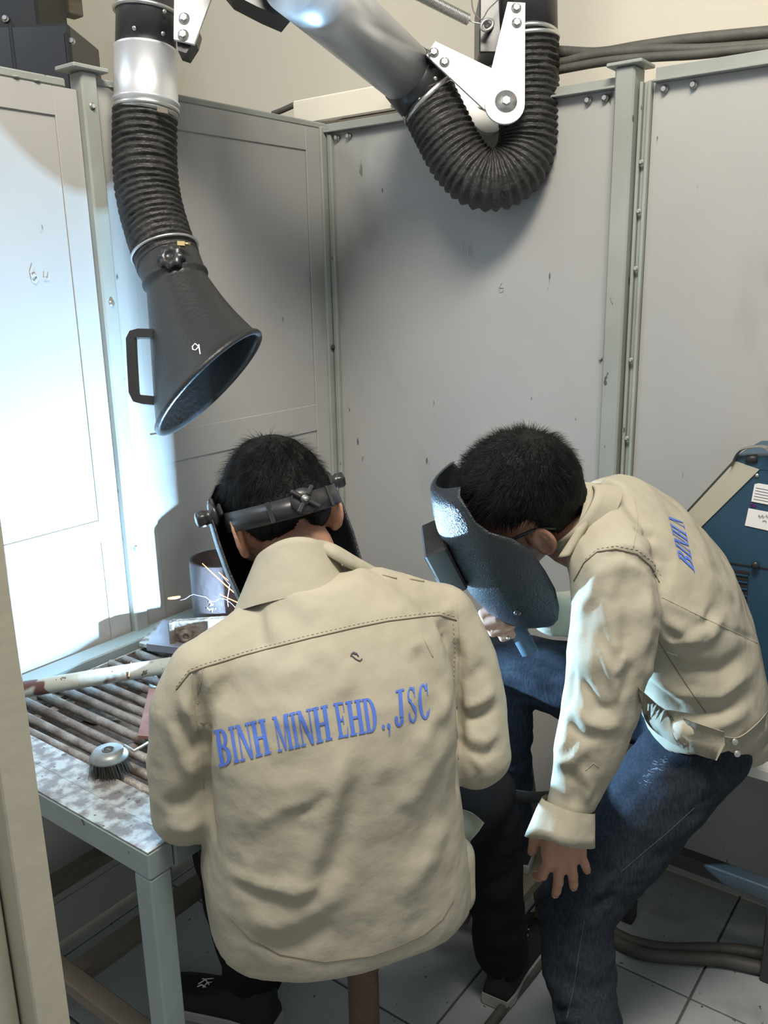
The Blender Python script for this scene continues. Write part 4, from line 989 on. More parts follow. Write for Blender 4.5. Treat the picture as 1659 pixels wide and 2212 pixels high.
jb.cap(D(500, 1905, 1.47), D(505, 1960, 1.47), .045, .040); jb.cap(D(985, 1850, 1.50), D(985, 1930, 1.50), .035, .035)
v, f = fuse(jb, .0062, 5)
n = normals(v, f)
v = v+n*(nz(v*np.array([1, 1, .6]), 9, 3)*.0055+nz(v, 21, 8)*.0022)[:, None]
v = creases(v, f, [
 ([(900, 1395), (930, 1450), (975, 1510)], .016, -.007), ([(988, 1380), (992, 1430), (987, 1520), (990, 1640), (988, 1720)], .010, -.015),
 ([(975, 1520), (930, 1560), (900, 1640)], .016, .006), ([(970, 1600), (900, 1700), (860, 1760)], .022, .006),
 ([(740, 1600), (735, 1680), (700, 1800), (655, 1900), (600, 1960)], .020, .009), ([(775, 1640), (760, 1740), (725, 1850), (680, 1930)], .018, -.007),
 ([(492, 1888), (560, 1915), (640, 1925), (710, 1895)], .012, .006), ([(500, 1905), (570, 1935), (650, 1940)], .010, -.006),
 ([(640, 1765), (680, 1745), (712, 1705)], .007, -.004), ([(560, 1780), (610, 1745), (660, 1735)], .009, .003), ([(520, 1845), (600, 1800), (690, 1760)], .022, -.004),
 ([(530, 1990), (600, 2000), (690, 1960), (760, 1880)], .020, .007), ([(560, 2030), (640, 2035), (740, 1990)], .018, -.005), ([(860, 1950), (930, 1850), (960, 1760)], .022, .006),
 ([(420, 1450), (428, 1520), (442, 1620), (450, 1720), (466, 1830)], .010, -.016),
 ([(385, 1545), (405, 1600), (430, 1640)], .012, -.008), ([(372, 1570), (398, 1640), (425, 1690)], .010, .007), ([(395, 1500), (415, 1560), (438, 1600)], .010, .007),
 ([(352, 1740), (395, 1735), (440, 1700)], .012, -.006), ([(360, 1785), (410, 1790), (450, 1760)], .012, .005),
 ([(1000, 1530), (1040, 1515), (1070, 1485)], .010, .007), ([(1000, 1555), (1045, 1545), (1078, 1520)], .009, -.007), ([(1003, 1590), (1050, 1600), (1080, 1570)], .010, .006),
 ([(1005, 1620), (1045, 1635), (1075, 1610)], .008, -.006), ([(1000, 1480), (1035, 1450), (1058, 1430)], .012, -.005), ([(1010, 1640), (1030, 1675), (1028, 1700)], .008, -.005),
 ([(600, 1300), (640, 1340), (690, 1370)], .018, -.005), ([(560, 1310), (568, 1380), (580, 1410)], .010, -.004), ([(930, 1345), (960, 1320), (985, 1310)], .010, .004),
 ([(700, 1390), (735, 1450), (745, 1520)], .016, .005), ([(470, 1470), (520, 1530), (560, 1620)], .026, -.005), ([(620, 1420), (660, 1500), (640, 1590)], .026, .005)])
jk = meshobj(v, f, 'jacket', M['khaki'], p1)
J1 = Surf(v, f)
# yoke flap: cloth doubled above the seam
yoke = [(381, 1490), (409, 1453), (442, 1441), (522, 1417), (602, 1396), (673, 1378), (767, 1356), (837, 1342), (903, 1334), (950, 1329), (986, 1340)]
strip(J1, yoke, .0011, .0004, 'yoke_seam', M['thread'], jk)
strip(J1, [(x, y-7) for x, y in yoke], .0006, .0004, 'stitching', M['khakithread'], jk, dash=2)
strip(J1, [(986, 1300), (990, 1345), (993, 1400), (990, 1470), (986, 1540), (990, 1640)], .0009, .0002, 'armhole_seam', M['khakithread'], jk)
strip(J1, [(978, 1335), (982, 1400), (980, 1470)], .0006, .0004, 'stitching', M['khakithread'], jk, dash=2)
strip(J1, [(414, 1455), (418, 1520), (432, 1600), (440, 1700)], .0009, .0002, 'armhole_seam', M['khakithread'], jk)
hem = [(500, 1985), (540, 2030), (604, 2064), (700, 2080), (802, 2067), (851, 2050), (917, 2020), (956, 1987), (980, 1945)]
strip(J1, [(x, y-2) for x, y in hem], .0009, .0003, 'hem_seam', M['thread'], jk)
strip(J1, [(438, 1440), (436, 1470), (428, 1500)], .0008, .0003, 'pleat', M['khakithread'], jk); strip(J1, [(905, 1345), (915, 1380), (935, 1420)], .0008, .0003, 'pleat', M['khakithread'], jk)
# word print
X0, X1 = 462, 922
top = [(462, 1578), (572, 1552), (588, 1549), (707, 1522), (719, 1519), (807, 1506), (853, 1492), (922, 1475)]
bot = [(474, 1657), (586, 1627), (601, 1624), (718, 1597), (731, 1595), (817, 1578), (858, 1568), (929, 1551)]
xs = [t[0] for t in top]; topc = []; botc = []
for k in range(101):
    x = X0+(X1-X0)*k/100; topc.append((x, np.interp(x, xs, [t[1] for t in top]))); botc.append((np.interp(x, xs, [b[0] for b in bot]), np.interp(x, xs, [b[1] for b in bot])))
def cl(*a): return [(c, (x0-X0)/(X1-X0), (x1-X0)/(X1-X0)) for c, x0, x1 in a]
lettering(J1, cl(('B', 462, 492), ('I', 493, 507), ('N', 508, 539), ('H', 540, 573), ('M', 588, 623), ('I', 624, 638), ('N', 639, 671), ('H', 672, 707),
                 ('E', 719, 744), ('H', 745, 779), ('D', 780, 808), ('.', 816, 823), (',', 828, 836), ('J', 846, 872), ('S', 876, 896), ('C', 899, 923)), topc, botc, 0, 'letter', jk, M['blueink'])
strip(J1, [(758, 1414), (763, 1409), (770, 1412), (774, 1418)], .0010, .0010, 'pen_mark', M['ink'], jk)
strip(J1, [(772, 1414), (761, 1411), (757, 1418)], .0009, .0010, 'pen_mark', M['ink'], jk)
strip(J1, [(760, 1417), (768, 1424), (777, 1428), (782, 1423)], .0009, .0010, 'pen_mark', M['ink'], jk)
# hem band proud of the cloth, following the bottom edge
hc = rings[0]; 
# collar
def collar(C0, C1, ar, af, a0, b0, a1, b1, flare, th, parent, name='collar', tilt=0, start=0, end=360, fold=0.0):
    n = 60; out = []; inn = []
    L = []
    for t, k in ((0, 0), (.3, .3), (.6, .6), (.9, .9), (1.0, 1.0)):
        c = C0*(1-k)+C1*k; a = a0*(1-k)+a1*k; b = b0*(1-k)+b1*k; ring = []
        for j in range(n+1):
            t_ = math.radians(start+(end-start)*j/n); e = ar*math.cos(t_)*a+af*math.sin(t_)*b
            ring.append(c+e*(1+flare*k*max(0, math.sin(t_))+.02*math.sin(3*t_+k))+UP*(.004*k*math.sin(2*t_+1)+.012*k*max(0, -math.sin(t_+.15))**3-.006*k))
        L.append(ring)
    inner = [[p-nrm((p-c_)*[1, 1, .2])*th for p in r] for r, c_ in zip(L[::-1], [C1, C1, C0, C0, C0])]
    seq = L+[[q+UP*.001 for q in inner[0]]]+inner
    m_ = MB(); m_.loft(seq, cap=False, closed=False); return build(m_, name, M['khaki'], parent)
FT = nrm(F1-UP*.55)
C0 = D(662, 1286, 1.272)+FT*.084; C1 = D(655, 1166, 1.300)+FT*.064
co = collar(C0, C1, R1_, FT, .092, .088, .058, .066, .10, .004, jk, start=-225, end=45)
CS1 = Surf(np.array([q.co for q in co.data.vertices]), [tuple(q.vertices) for q in co.data.polygons])
strip(CS1, [(572, 1222), (607, 1203), (650, 1190), (700, 1182), (735, 1192)], .0009, .0003, 'collar_fold', M['khakithread'], co)
J1c = None
leaf = [D(700, 1166, 1.335), D(760, 1196, 1.36), D(842, 1243, 1.40), D(800, 1247, 1.375), D(752, 1228, 1.345), D(722, 1208, 1.33)]
mbl = MB()
la = spline([D(682, 1163, 1.335), D(725, 1176, 1.335), D(780, 1208, 1.37), D(850, 1246, 1.43)], 6)
lb = spline([D(690, 1190, 1.318), D(728, 1212, 1.315), D(770, 1234, 1.34), D(848, 1254, 1.42)], 6)
rr = []
for a_, b_ in zip(la, lb): rr.append([a_, a_*.5+b_*.5-CV(0, .6, 1)*.006, b_, b_+CV(0, .2, 1)*.004, a_*.5+b_*.5+CV(0, 0, 1)*.004, a_+CV(0, .2, 1)*.004])
mbl.loft(rr); build(mbl, 'collar_leaf', M['khaki'], jk)
for x0, y0, x1, y1 in ((826, 1237, 856, 1245), (885, 1246, 915, 1252)):
    strip(J1, [(x0, y0+5), (x1, y1+5)], .0016, .001, 'shoulder_loop', M['khakithread'], jk)
def cloth(rows, th, name, m, par, nrmv, SF=None):
    def pt(p):
        if SF is None: return D(*p)
        h = SF.hit(p[0], p[1], .007); return h if h is not None else D(*p)
    nrmv = nrm(nrmv)*th; A = [spline([pt(p) for p in r], 5) for r in rows]; n_ = len(A); mcols = len(A[0]); V = []; F = []
    for s in (0, 1):
        for r in A: V += [p+nrmv*s for p in r]
    o = n_*mcols
    for i in range(n_-1):
        for j in range(mcols-1):
            a = i*mcols+j; F.append((a, a+1, a+mcols+1, a+mcols)); F.append((a+o, a+mcols+o, a+mcols+1+o, a+1+o))
    for i in range(n_-1):
        for j in (0, mcols-1): a = i*mcols+j; F.append((a, a+mcols, a+mcols+o, a+o))
    for j in range(mcols-1):
        for i in (0, n_-1): a = i*mcols+j; F.append((a, a+1, a+1+o, a+o))
    return build(MB().add(V, F, True), name, m, par)
cloth([[(968, 1742, 1.60), (995, 1748, 1.60), (1022, 1758, 1.60), (1046, 1778, 1.59)], [(968, 1780, 1.59), (995, 1785, 1.58), (1018, 1792, 1.59), (1034, 1797, 1.58)],
       [(968, 1850, 1.57), (988, 1850, 1.56), (1003, 1845, 1.57), (1012, 1822, 1.57)]], .003, 'front_tail', M['khaki'], jk, CV(0, 0, 1))
# skin body
sk = MB(); head(sk, HC1, hr, hf, hu)
sk.chain([HC1-hu*.045-hf*.022, Z(650, 1.07, 1.37), NB1-UP*.05], [.056, .055, .062])
sk.chain([NB1-UP*.05, CT[4], CT[2], CT[0]+UP*.05+F1*.03], [.05, .10, .10, .10]); sk.chain([NS1-UP*.02, SL1-UP*.01, EL1, WL1], [.035, .036, .034, .026]); sk.chain([NS1-UP*.02, SR1+R1_*.01, ER1, WR1], [.033, .028, .030, .026])
HIP = CT[0]+UP*.01+F1*.06; HL, HRt = HIP-R1_*.09+F1*.02, HIP+R1_*.09+F1*.02
DS = 1.0
KL, KR = Z(470, .50, 1.68), Z(1052, .50, 1.70)
AL, AR = Z(548, .10, 1.80), Z(1085, .10, 1.84)
sk.chain([HL, KL, AL], [.07, .05, .035]); sk.chain([HRt, KR, AR], [.07, .05, .035])
hand(sk, WR1, (ARC+[.02, -.02, .03])-WR1, UP*.6+R1_*.8, UP*.6-R1_*.5, (60, 65, 35), 2, (40, 15))
hand(sk, WL1, nrm(R1_+F1*.1-UP*.3), UP*.8+F1*.5, -F1, (30, 40, 25), 4, (45, 15))
sv, sf = fuse(sk, .0036, 2)
b1 = meshobj(sv, sf, 'body', M['skin'], p1)
hair('hair', HC1, hr, hf, hu, p1, (0.05, -.45, .88), .034, .009, 12000, .55, .017, 2)
DS = MB.K = 1.0
# trousers and shoes
tq = MB().chain([HL, KL], [.092, .068]).chain([KL, KL*.4+AL*.6, AL+UP*.0], [.068, .066, .062]).chain([HRt, KR], [.085, .062]).chain([KR, KR*.4+AR*.6, AR], [.062, .058, .058]).chain([HIP-R1_*.05, HIP+R1_*.05], [.09, .09])
tv, tf = fuse(tq, .008, 3); n = normals(tv, tf); tv = tv+n*(nz(tv*np.array([1, 1, 1.8]), 14, 5)*.007)[:, None]
meshobj(tv, tf, 'trousers', M['black'], p1)
for (ax_, ay_, dx, dy) in ((AR[0]-.05, AR[1]-.01, 1, .10), (AL[0]-.01, AL[1]-.07, -.28, 1)):
    hl = np.array([ax_, ay_, .002]); u_, d_, l_ = shoe(MB(), MB(), hl, np.array([dx, dy, 0.]), p1, 0); laces(u_, hl, d_, l_)

# welding helmet worn by the seated worker
DS = MB.K = .95
hw = thing('welding_helmet', 'black welding helmet with headband, worn by the seated worker', 'helmet', HC1)
def shell(C, r, f, u, prof, th, n=28):
    """prof rows: (height, half width, front reach, back shift, angle each side in degrees)"""
    outer = []; inner = []
    for h, w_, dp, bk, am in prof:
        o = []; i_ = []
        for k in range(n+1):
            t = math.radians(-am+2*am*k/n); e = r*math.sin(t)*w_+f*(math.cos(t)*dp+bk); o.append(C+u*h+e)
            i_.append(C+u*h+r*math.sin(t)*(w_-th)+f*(math.cos(t)*(dp-th)+bk))
        outer.append(o); inner.append(i_)
    m_ = MB(); ring = []
    for o, i_ in zip(outer, inner): ring.append(o+i_[::-1])
    return m_.loft(ring)
prof = [(.100, .050, .085, .01, 88), (.092, .085, .118, .01, 90), (.07, .104, .134, .01, 92), (.04, .110, .142, .01, 93), (0, .112, .145, .01, 93), (-.05, .112, .145, .008, 92), (-.10, .108, .138, .004, 90), (-.15, .098, .122, 0, 84), (-.185, .085, .098, 0, 74), (-.192, .070, .085, 0, 66)]
build(shell(HC1, hr, hf, hu, prof, .003), 'shell', M['helmet'], hw)
build(MB().cbox(HC1+hf*.160+hu*.01, [hr, hf, hu], (.058, .010, .048), .004), 'window_frame', M['plastic'], hw)
build(MB().cbox(HC1+hf*.171+hu*.01, [hr, hf, hu], (.050, .002, .038), .001), 'filter_glass', M['glass'], hw)
def bandring(C, r, f, u, a, b, h, th, tilt, name, parent, a0=0, a1=360, hh=None):
    n = 64; rg = []
    for k in range(n+1):
        t = math.radians(a0+(a1-a0)*k/n); e = r*math.cos(t)*a+f*math.sin(t)*b; c = C+e+u*(tilt*math.sin(t)); o = nrm(r*math.cos(t)/a+f*math.sin(t)/b)
        rg.append([c+o*th-u*h, c+o*th+u*h, c+u*h, c-u*h])
    return build(MB().loft(rg), name, M['plastic'], parent)
BC = HC1+hu*.022-hf*.012
bd = bandring(BC, hr, hf, hu, .0895, .112, .0165, .003, .030, 'headband', hw)
for t in (-122, -58):
    tt = math.radians(t); c = BC+hr*math.cos(tt)*.092+hf*math.sin(tt)*.115+hu*(.030*math.sin(tt)); o = nrm(hr*math.cos(tt)+hf*math.sin(tt))
    build(MB().cbox(c+o*.001, [np.cross(hu, o), o, hu], (.0035, .0025, .017), .001), 'band_slide', M['plastic'], bd)
kc = BC-hf*.116-hu*.026; kr, ku = hr, hu; ko = -hf
rings = []
for h, s in ((0, 1), (.003, 1), (.006, .92), (.0075, .5), (.0075, .05)): rings.append([kc+ko*h+(kr*math.cos(t)+ku*math.sin(t))*.021*s for t in (2*math.pi*k/32 for k in range(32))])
kb_ = build(MB().loft(rings), 'ratchet_knob', M['plastic'], hw)
for a_ in (45, 135, 225, 315):
    e = kr*math.cos(math.radians(a_))+ku*math.sin(math.radians(a_)); build(MB().cbox(kc+ko*.010+e*.016, [e, np.cross(ko, e), ko], (.009, .0035, .004), .0015), 'knob_wing', M['plastic'], kb_)
build(MB().tube([kc+ko*.006, kc+ko*.012, kc+ko*.013], [.008, .008, .006], 20), 'knob_hub', M['plastic'], kb_)
build(MB().tube([kc+ko*.012, kc+ko*.0145], .0042, 12), 'screw', M['zinc'], kb_)
for s in (-1, 1):
    c = HC1+hr*s*.112+hu*.045+hf*.012
    rings = []
    for h, q in ((-.016, .6), (-.012, .95), (-.006, 1), (-.004, .55), (.004, .55), (.006, .62), (.018, .60), (.020, .4), (.020, .05)):
        rings.append([c+hr*s*h+(hf*math.cos(t)+hu*math.sin(t))*.021*q*(1+.06*math.cos(6*t)*(h > .004)) for t in (2*math.pi*k/36 for k in range(36))])
    build(MB().loft(rings), 'pivot_knob', M['plastic'], hw)
    build(MB().cbox(c-hr*s*.012+hu*.016, [hf, hr, hu], (.008, .004, .012), .002).cbox(c-hr*s*.016-hf*.012, [hf, hr, hu], (.02, .003, .010), .002), 'pivot_bracket', M['plastic'], hw)

DS = MB.K = 1.0
# torch held by the seated worker
tt_ = thing('welding_torch', 'welding torch gripped by the seated worker, cable trailing to the right', 'torch', WR1)
hg = WR1+nrm(ARC-WR1)*.075-UP*.01
build(MB().tube(spline([hg-nrm(ARC-hg)*.10-UP*.02, hg, hg+nrm(ARC-hg)*.05+UP*.01]), .0125, 14), 'handle', M['plastic'], tt_)
build(MB().tube(spline([hg+nrm(ARC-hg)*.05+UP*.01, (hg+ARC)/2+UP*.03, ARC+nrm(hg-ARC)*.012+UP*.010]), .007, 12), 'neck', M['zinc'], tt_)
build(MB().tube(spline([hg-nrm(ARC-hg)*.10-UP*.02, Z(960, .66, 1.62), D(1000, 1688, 1.63), D(1080, 1712, 1.72), D(1150, 1722, 1.80), D(1230, 1722, 1.88), D(1320, 1760, 2.0), [XM+.02, .60, .32]]), .0115, 12), 'torch_cable', M['rubber'], tt_)
# ------------------------------------------------------------------ standing worker
DS = MB.K = 1.05
R2_ = nrm([.966, .26, 0]); F2 = np.array([-R2_[1], R2_[0], 0])
f2 = CV(-.85, .43, .30); l2 = CV(.08, .68, -.73); l2 = nrm(l2-f2*f2.dot(l2)); u2 = np.cross(f2, l2); r2 = -l2
if u2[2] < 0: u2 = -u2
f2, l2, u2, r2 = f2*MB.K, l2*MB.K, u2*MB.K, r2*MB.K
HC2 = D(1170, 1172, 1.375)-l2*.080+f2*.010+u2*.008
p2 = thing('person', 'bending person in khaki jacket and dark jeans, one hand on a knee, beside the machine', 'person', Z(1235, 0, 1.50)*[1, 1, 0])
rows = [(1534, 1568, 1.60, .172, .102), (1522, 1500, 1.60, .185, .108), (1502, 1400, 1.59, .19, .108), (1468, 1305, 1.56, .20, .104), (1415, 1225, 1.53, .20, .094), (1352, 1166, 1.49, .17, .080), (1298, 1128, 1.46, .10, .062)]
CT2 = [D(x, y, d) for x, y, d, a, b in rows]; rings = []
for i, (x, y, d, a, b) in enumerate(rows):
    t = nrm(CT2[min(i+1, 6)]-CT2[max(i-1, 0)]); rr = nrm(R2_-t*t.dot(R2_)); rings.append(sring(CT2[i], rr, np.cross(t, rr), a, b, 56, 2.3))
jb = MB().loft(rings)
SL2 = D(1322, 1225, 1.36); NB2 = D(1262, 1150, 1.455); SR2 = SL2+R2_*.34+F2*.01
jb.chain([D(1290, 1140, 1.44), SL2], [.060, .068]); jb.chain([D(1290, 1140, 1.46), SR2], [.060, .066])
arm_ = [(1322, 1235, 1.36, .066), (1330, 1310, 1.355, .068), (1314, 1420, 1.36, .068), (1293, 1540, 1.37, .059), (1266, 1635, 1.38, .052), (1243, 1705, 1.385, .043), (1220, 1765, 1.39, .038)]
jb.chain([D(x, y, d) for x, y, d, r in arm_], [r for x, y, d, r in arm_])
ER2 = D(1275, 1330, 1.80); WR2 = D(1168, 1325, 1.62)
jb.chain([SR2, ER2, ER2*.2+WR2*.8], [.062, .055, .040])
jb.chain([D(1500, 1560, 1.47), D(1470, 1585, 1.45)], [.045, .022]); jb.chain([D(1600, 1590, 1.56), D(1612, 1598, 1.58)], [.055, .05])
v, f = fuse(jb, .0058, 5); n = normals(v, f)
v = v+n*(nz(v, 10, 13)*.006+nz(v, 24, 18)*.0024)[:, None]
v = creases(v, f, [
 ([(1425, 1325), (1480, 1372), (1530, 1362), (1570, 1322)], .012, .009), ([(1418, 1360), (1470, 1378), (1525, 1345), (1550, 1300)], .010, -.006),
 ([(1405, 1345), (1450, 1385), (1520, 1385), (1570, 1350)], .008, .006), ([(1400, 1400), (1470, 1450), (1560, 1450), (1630, 1400)], .016, -.012),
 ([(1395, 1445), (1460, 1495), (1550, 1500), (1640, 1440)], .013, .010), ([(1400, 1480), (1470, 1530), (1560, 1535), (1640, 1490)], .013, -.011),
 ([(1430, 1560), (1500, 1580), (1560, 1560), (1630, 1530)], .014, .009), ([(1430, 1300), (1530, 1340), (1600, 1370)], .007, .003), ([(1540, 1350), (1600, 1370), (1640, 1385)], .006, -.004),
 ([(1395, 1190), (1440, 1215), (1450, 1270)], .012, -.006), ([(1380, 1130), (1430, 1150), (1470, 1180)], .012, .005), ([(1500, 1200), (1540, 1250), (1590, 1300)], .016, .005),
 ([(1370, 1140), (1400, 1160), (1415, 1168)], .006, -.006), ([(1240, 1135), (1265, 1120)], .006, -.006), ([(1240, 1160), (1265, 1145)], .006, -.006),
 ([(1275, 1235), (1300, 1200), (1350, 1190), (1400, 1220), (1425, 1260)], .009, -.007), ([(1280, 1215), (1320, 1183), (1370, 1180), (1415, 1205)], .010, .005),
 ([(1300, 1200), (1280, 1280), (1240, 1340)], .011, .007), ([(1320, 1210), (1310, 1300), (1330, 1390), (1345, 1420)], .012, .006), ([(1345, 1230), (1360, 1330), (1345, 1430)], .014, -.006), ([(1400, 1270), (1400, 1350), (1385, 1430)], .012, .006),
 ([(1300, 1400), (1330, 1480), (1335, 1525)], .008, .006), ([(1350, 1410), (1340, 1440), (1325, 1455)], .006, .006), ([(1370, 1430), (1350, 1480), (1335, 1525)], .008, -.006), ([(1255, 1460), (1290, 1530), (1330, 1535)], .009, -.007),
 ([(1230, 1520), (1270, 1560), (1310, 1570), (1340, 1560)], .009, .007), ([(1222, 1560), (1260, 1590), (1300, 1600)], .008, -.006), ([(1230, 1530), (1222, 1600), (1200, 1640)], .010, .006),
 ([(1200, 1650), (1240, 1640), (1270, 1600)], .009, .008), ([(1225, 1660), (1245, 1700), (1240, 1750)], .009, -.007), ([(1260, 1660), (1275, 1700), (1265, 1740)], .007, .005), ([(1240, 1440), (1235, 1500), (1228, 1540)], .009, -.005)])
jk2 = meshobj(v, f, 'jacket', M['khaki'], p2); J2 = Surf(v, f)
strip(J2, [(1240, 1255), (1262, 1215), (1290, 1192), (1330, 1186), (1375, 1196), (1405, 1222), (1424, 1258)], .0012, .0003, 'armhole_seam', M['thread'], jk2)
strip(J2, [(1245, 1243), (1265, 1208), (1290, 1186), (1330, 1179), (1378, 1188), (1410, 1214), (1430, 1248)], .0006, .0004, 'stitching', M['khakithread'], jk2, dash=2)
strip(J2, [(1430, 1290), (1500, 1325), (1570, 1358), (1640, 1392)], .0008, .0002, 'side_seam', M['khakithread'], jk2)
strip(J2, [(1420, 1380), (1450, 1430), (1490, 1490), (1525, 1540)], .0008, .0002, 'side_seam', M['thread'], jk2)
strip(J2, [(1372, 1082), (1378, 1115), (1374, 1150), (1368, 1182)], .0008, .0002, 'yoke_seam', M['khakithread'], jk2)
strip(J2, [(1265, 1665), (1282, 1648), (1293, 1658)], .0006, .0002, 'stitching', M['khakithread'], jk2)
# back print, seen edge on
topc = [(1466-.24*k, 1206-.95*k) for k in range(0, 101)]; botc = [(1500-.24*k, 1238-1.08*k) for k in range(0, 101)]
lettering(J2, [('B', 0, .26), ('I', .27, .38), ('N', .39, .60), ('H', .61, .80), ('M', .88, 1.12)], topc, botc, 0, 'l', jk2, M['blueink'])
# collar of the standing worker
ax2 = nrm(D(1215, 1090, 1.45)-D(1290, 1150, 1.46))
q0, q1 = D(1272, 1128, 1.455), D(1228, 1112, 1.425); e1 = nrm(R2_-ax2*ax2.dot(R2_)); e2 = np.cross(ax2, e1)
L = []
for k in (0, .35, .7, 1):
    c = q0*(1-k)+q1*k; L.append([c+(e1*math.cos(t)*(.088-.014*k)+e2*math.sin(t)*(.082-.012*k))*(1+.05*math.sin(2*t+.7)*k) for t in (2*math.pi*j/56 for j in range(56))])
seq = L+[[p+nrm(q1-p)*.005+ax2*.001 for p in L[-1]]]+[[p+nrm(q0-p)*.006 for p in L[0]]]
build(MB().loft(seq, cap=False), 'collar', M['khaki'], jk2)
mbc = MB(); rg = []
for a_, b_ in zip(spline([D(1250, 1040, 1.42), D(1262, 1080, 1.38), D(1245, 1140, 1.355), D(1205, 1205, 1.36)], 6), spline([D(1300, 1045, 1.44), D(1290, 1090, 1.39), D(1272, 1135, 1.36), D(1232, 1200, 1.35)], 6)):
    rg.append([a_, (a_+b_)/2-CV(0, 0, 1)*.006, b_, b_+CV(0, 0, 1)*.005, (a_+b_)/2, a_+CV(0, 0, 1)*.005])
build(mbc.loft(rg), 'collar_leaf', M['khaki'], jk2)
# loose shirt tails and cuff
cloth([[(1372, 1480, 1.50), (1390, 1500, 1.47), (1440, 1530, 1.44), (1500, 1560, 1.44), (1560, 1575, 1.49)],
       [(1378, 1515, 1.49), (1400, 1540, 1.455), (1445, 1570, 1.43), (1500, 1595, 1.43), (1562, 1605, 1.48)],
       [(1388, 1530, 1.42), (1412, 1568, 1.415), (1452, 1597, 1.41), (1500, 1622, 1.41), (1548, 1643, 1.42)]], .003, 'shirt_tail', M['khaki'], jk2, CV(0, -.3, 1), J2)
cloth([[(1556, 1585, 1.485), (1590, 1590, 1.49), (1630, 1560, 1.52), (1662, 1520, 1.56)],
       [(1562, 1600, 1.48), (1598, 1612, 1.48), (1636, 1585, 1.51), (1668, 1550, 1.56)],
       [(1580, 1643, 1.43), (1602, 1638, 1.44), (1640, 1615, 1.49), (1668, 1585, 1.55)]], .003, 'hem_band', M['khaki'], jk2, CV(0, -.2, 1), J2)
for px, py in ((1587, 1602), (1592, 1628)):
    c = D(px, py, 1.425); nn = -CV(0, 0, 1); build(MB().tube([c, c+nn*.002, c+nn*.003], [.0052, .005, .003], 16).torus(c+nn*.0015, nn, .0045, .0011, 20, 6), 'snap_button', M['zinc'], jk2)
cw = D(1221, 1762, 1.378); ce = D(1206, 1822, 1.378); ca = nrm(ce-cw); ce1 = CV(1, .1, -.1); ce1 = nrm(ce1-ca*ca.dot(ce1)); ce2 = np.cross(ca, ce1)
L = []; kk = 48
for s, rr_ in ((-.020, .044), (.0, .049), (.018, .053), (.034, .057)):
    ring = []
    for j in range(kk):
        t = 2*math.pi*j/kk; ext = 0
        if s > .01: ext = .016*max(0, math.cos(t-math.pi))**3*(s/.034)+.018*max(0, math.cos(2*(t+1.75)))**2*(s/.034)*(math.sin(t) < .2)
        ring.append(cw+ca*(s+ext)+(ce1*math.cos(t)+ce2*math.sin(t)*.82)*rr_*(1+.04*math.sin(5*t)))
    L.append(ring)
seq = L+[[p+(cw+ca*.03-p)*.07 for p in L[-1]], [p+(cw-p)*.08 for p in L[0]]]
build(MB().loft(seq, cap=False), 'cuff', M['khaki'], jk2)
# skin
nails = []; sk = MB(); head(sk, HC2, r2, f2, u2)
sk.chain([HC2-u2*.045-f2*.030, D(1240, 1150, 1.44), D(1300, 1180, 1.46)], [.056, .058, .06])
sk.chain([D(1300, 1180, 1.46), CT2[4], CT2[2], CT2[0]], [.055, .075, .085, .08])
HL2, HR2 = D(1515, 1605, 1.55), D(1480, 1540, 1.70)
KL2, KR2 = D(1240, 1960, 1.53), D(1082, 1432, 1.80)
AL2 = np.array([KL2[0]-.07, KL2[1]-.07, .09]); AR2 = D(1095, 1640, 1.80); AR2 = np.array([AR2[0], AR2[1], .30])
sk.chain([D(1300, 1180, 1.46), SL2], [.05, .04]); sk.chain([SL2, D(1300, 1500, 1.37), D(1266, 1620, 1.38), D(1218, 1775, 1.385)], [.044, .040, .034, .024])
sk.chain([D(1300, 1180, 1.46), SR2], [.05, .04]); sk.chain([SR2, ER2, WR2], [.044, .038, .026])
sk.chain([HL2, KL2, AL2], [.07, .05, .035]); sk.chain([HR2, KR2, AR2], [.07, .05, .035])
hand(sk, D(1214, 1762, 1.388), CV(.12, .95, .28), CV(.02, .28, -.96), CV(-1, .1, .0), (8, 12, 10), 10, (44, 8), nails, fcurl=[(22, 22, 15), (10, 12, 10), (10, 12, 10), (14, 16, 10)])
HDL0, HDL1 = D(1092, 1300, 1.50), D(1142, 1404, 1.50); hax = nrm(HDL0-HDL1)
Hc = D(1104, 1334, 1.508); fR = CV(-.93, .15, .20); fR = nrm(fR-hax*hax.dot(fR)); bR = np.cross(hax, fR)
if bR.dot(CV(0, 0, 1)) < 0: bR = -bR
WRh = Hc+bR*.027+fR*.028-fR*.088
sk.chain([WR2, WRh], [.026, .026])
hand(sk, WRh, fR, bR, hax, (72, 85, 50), 0, (50, 35), nails)
sv, sf = fuse(sk, .0033, 2); b2 = meshobj(sv, sf, 'body', M['skin'], p2); addnails(nails, b2)
hair('hair', HC2, r2, f2, u2, p2, (0.10, -.55, .82), .026, .008, 12000, .9, .018, 9)
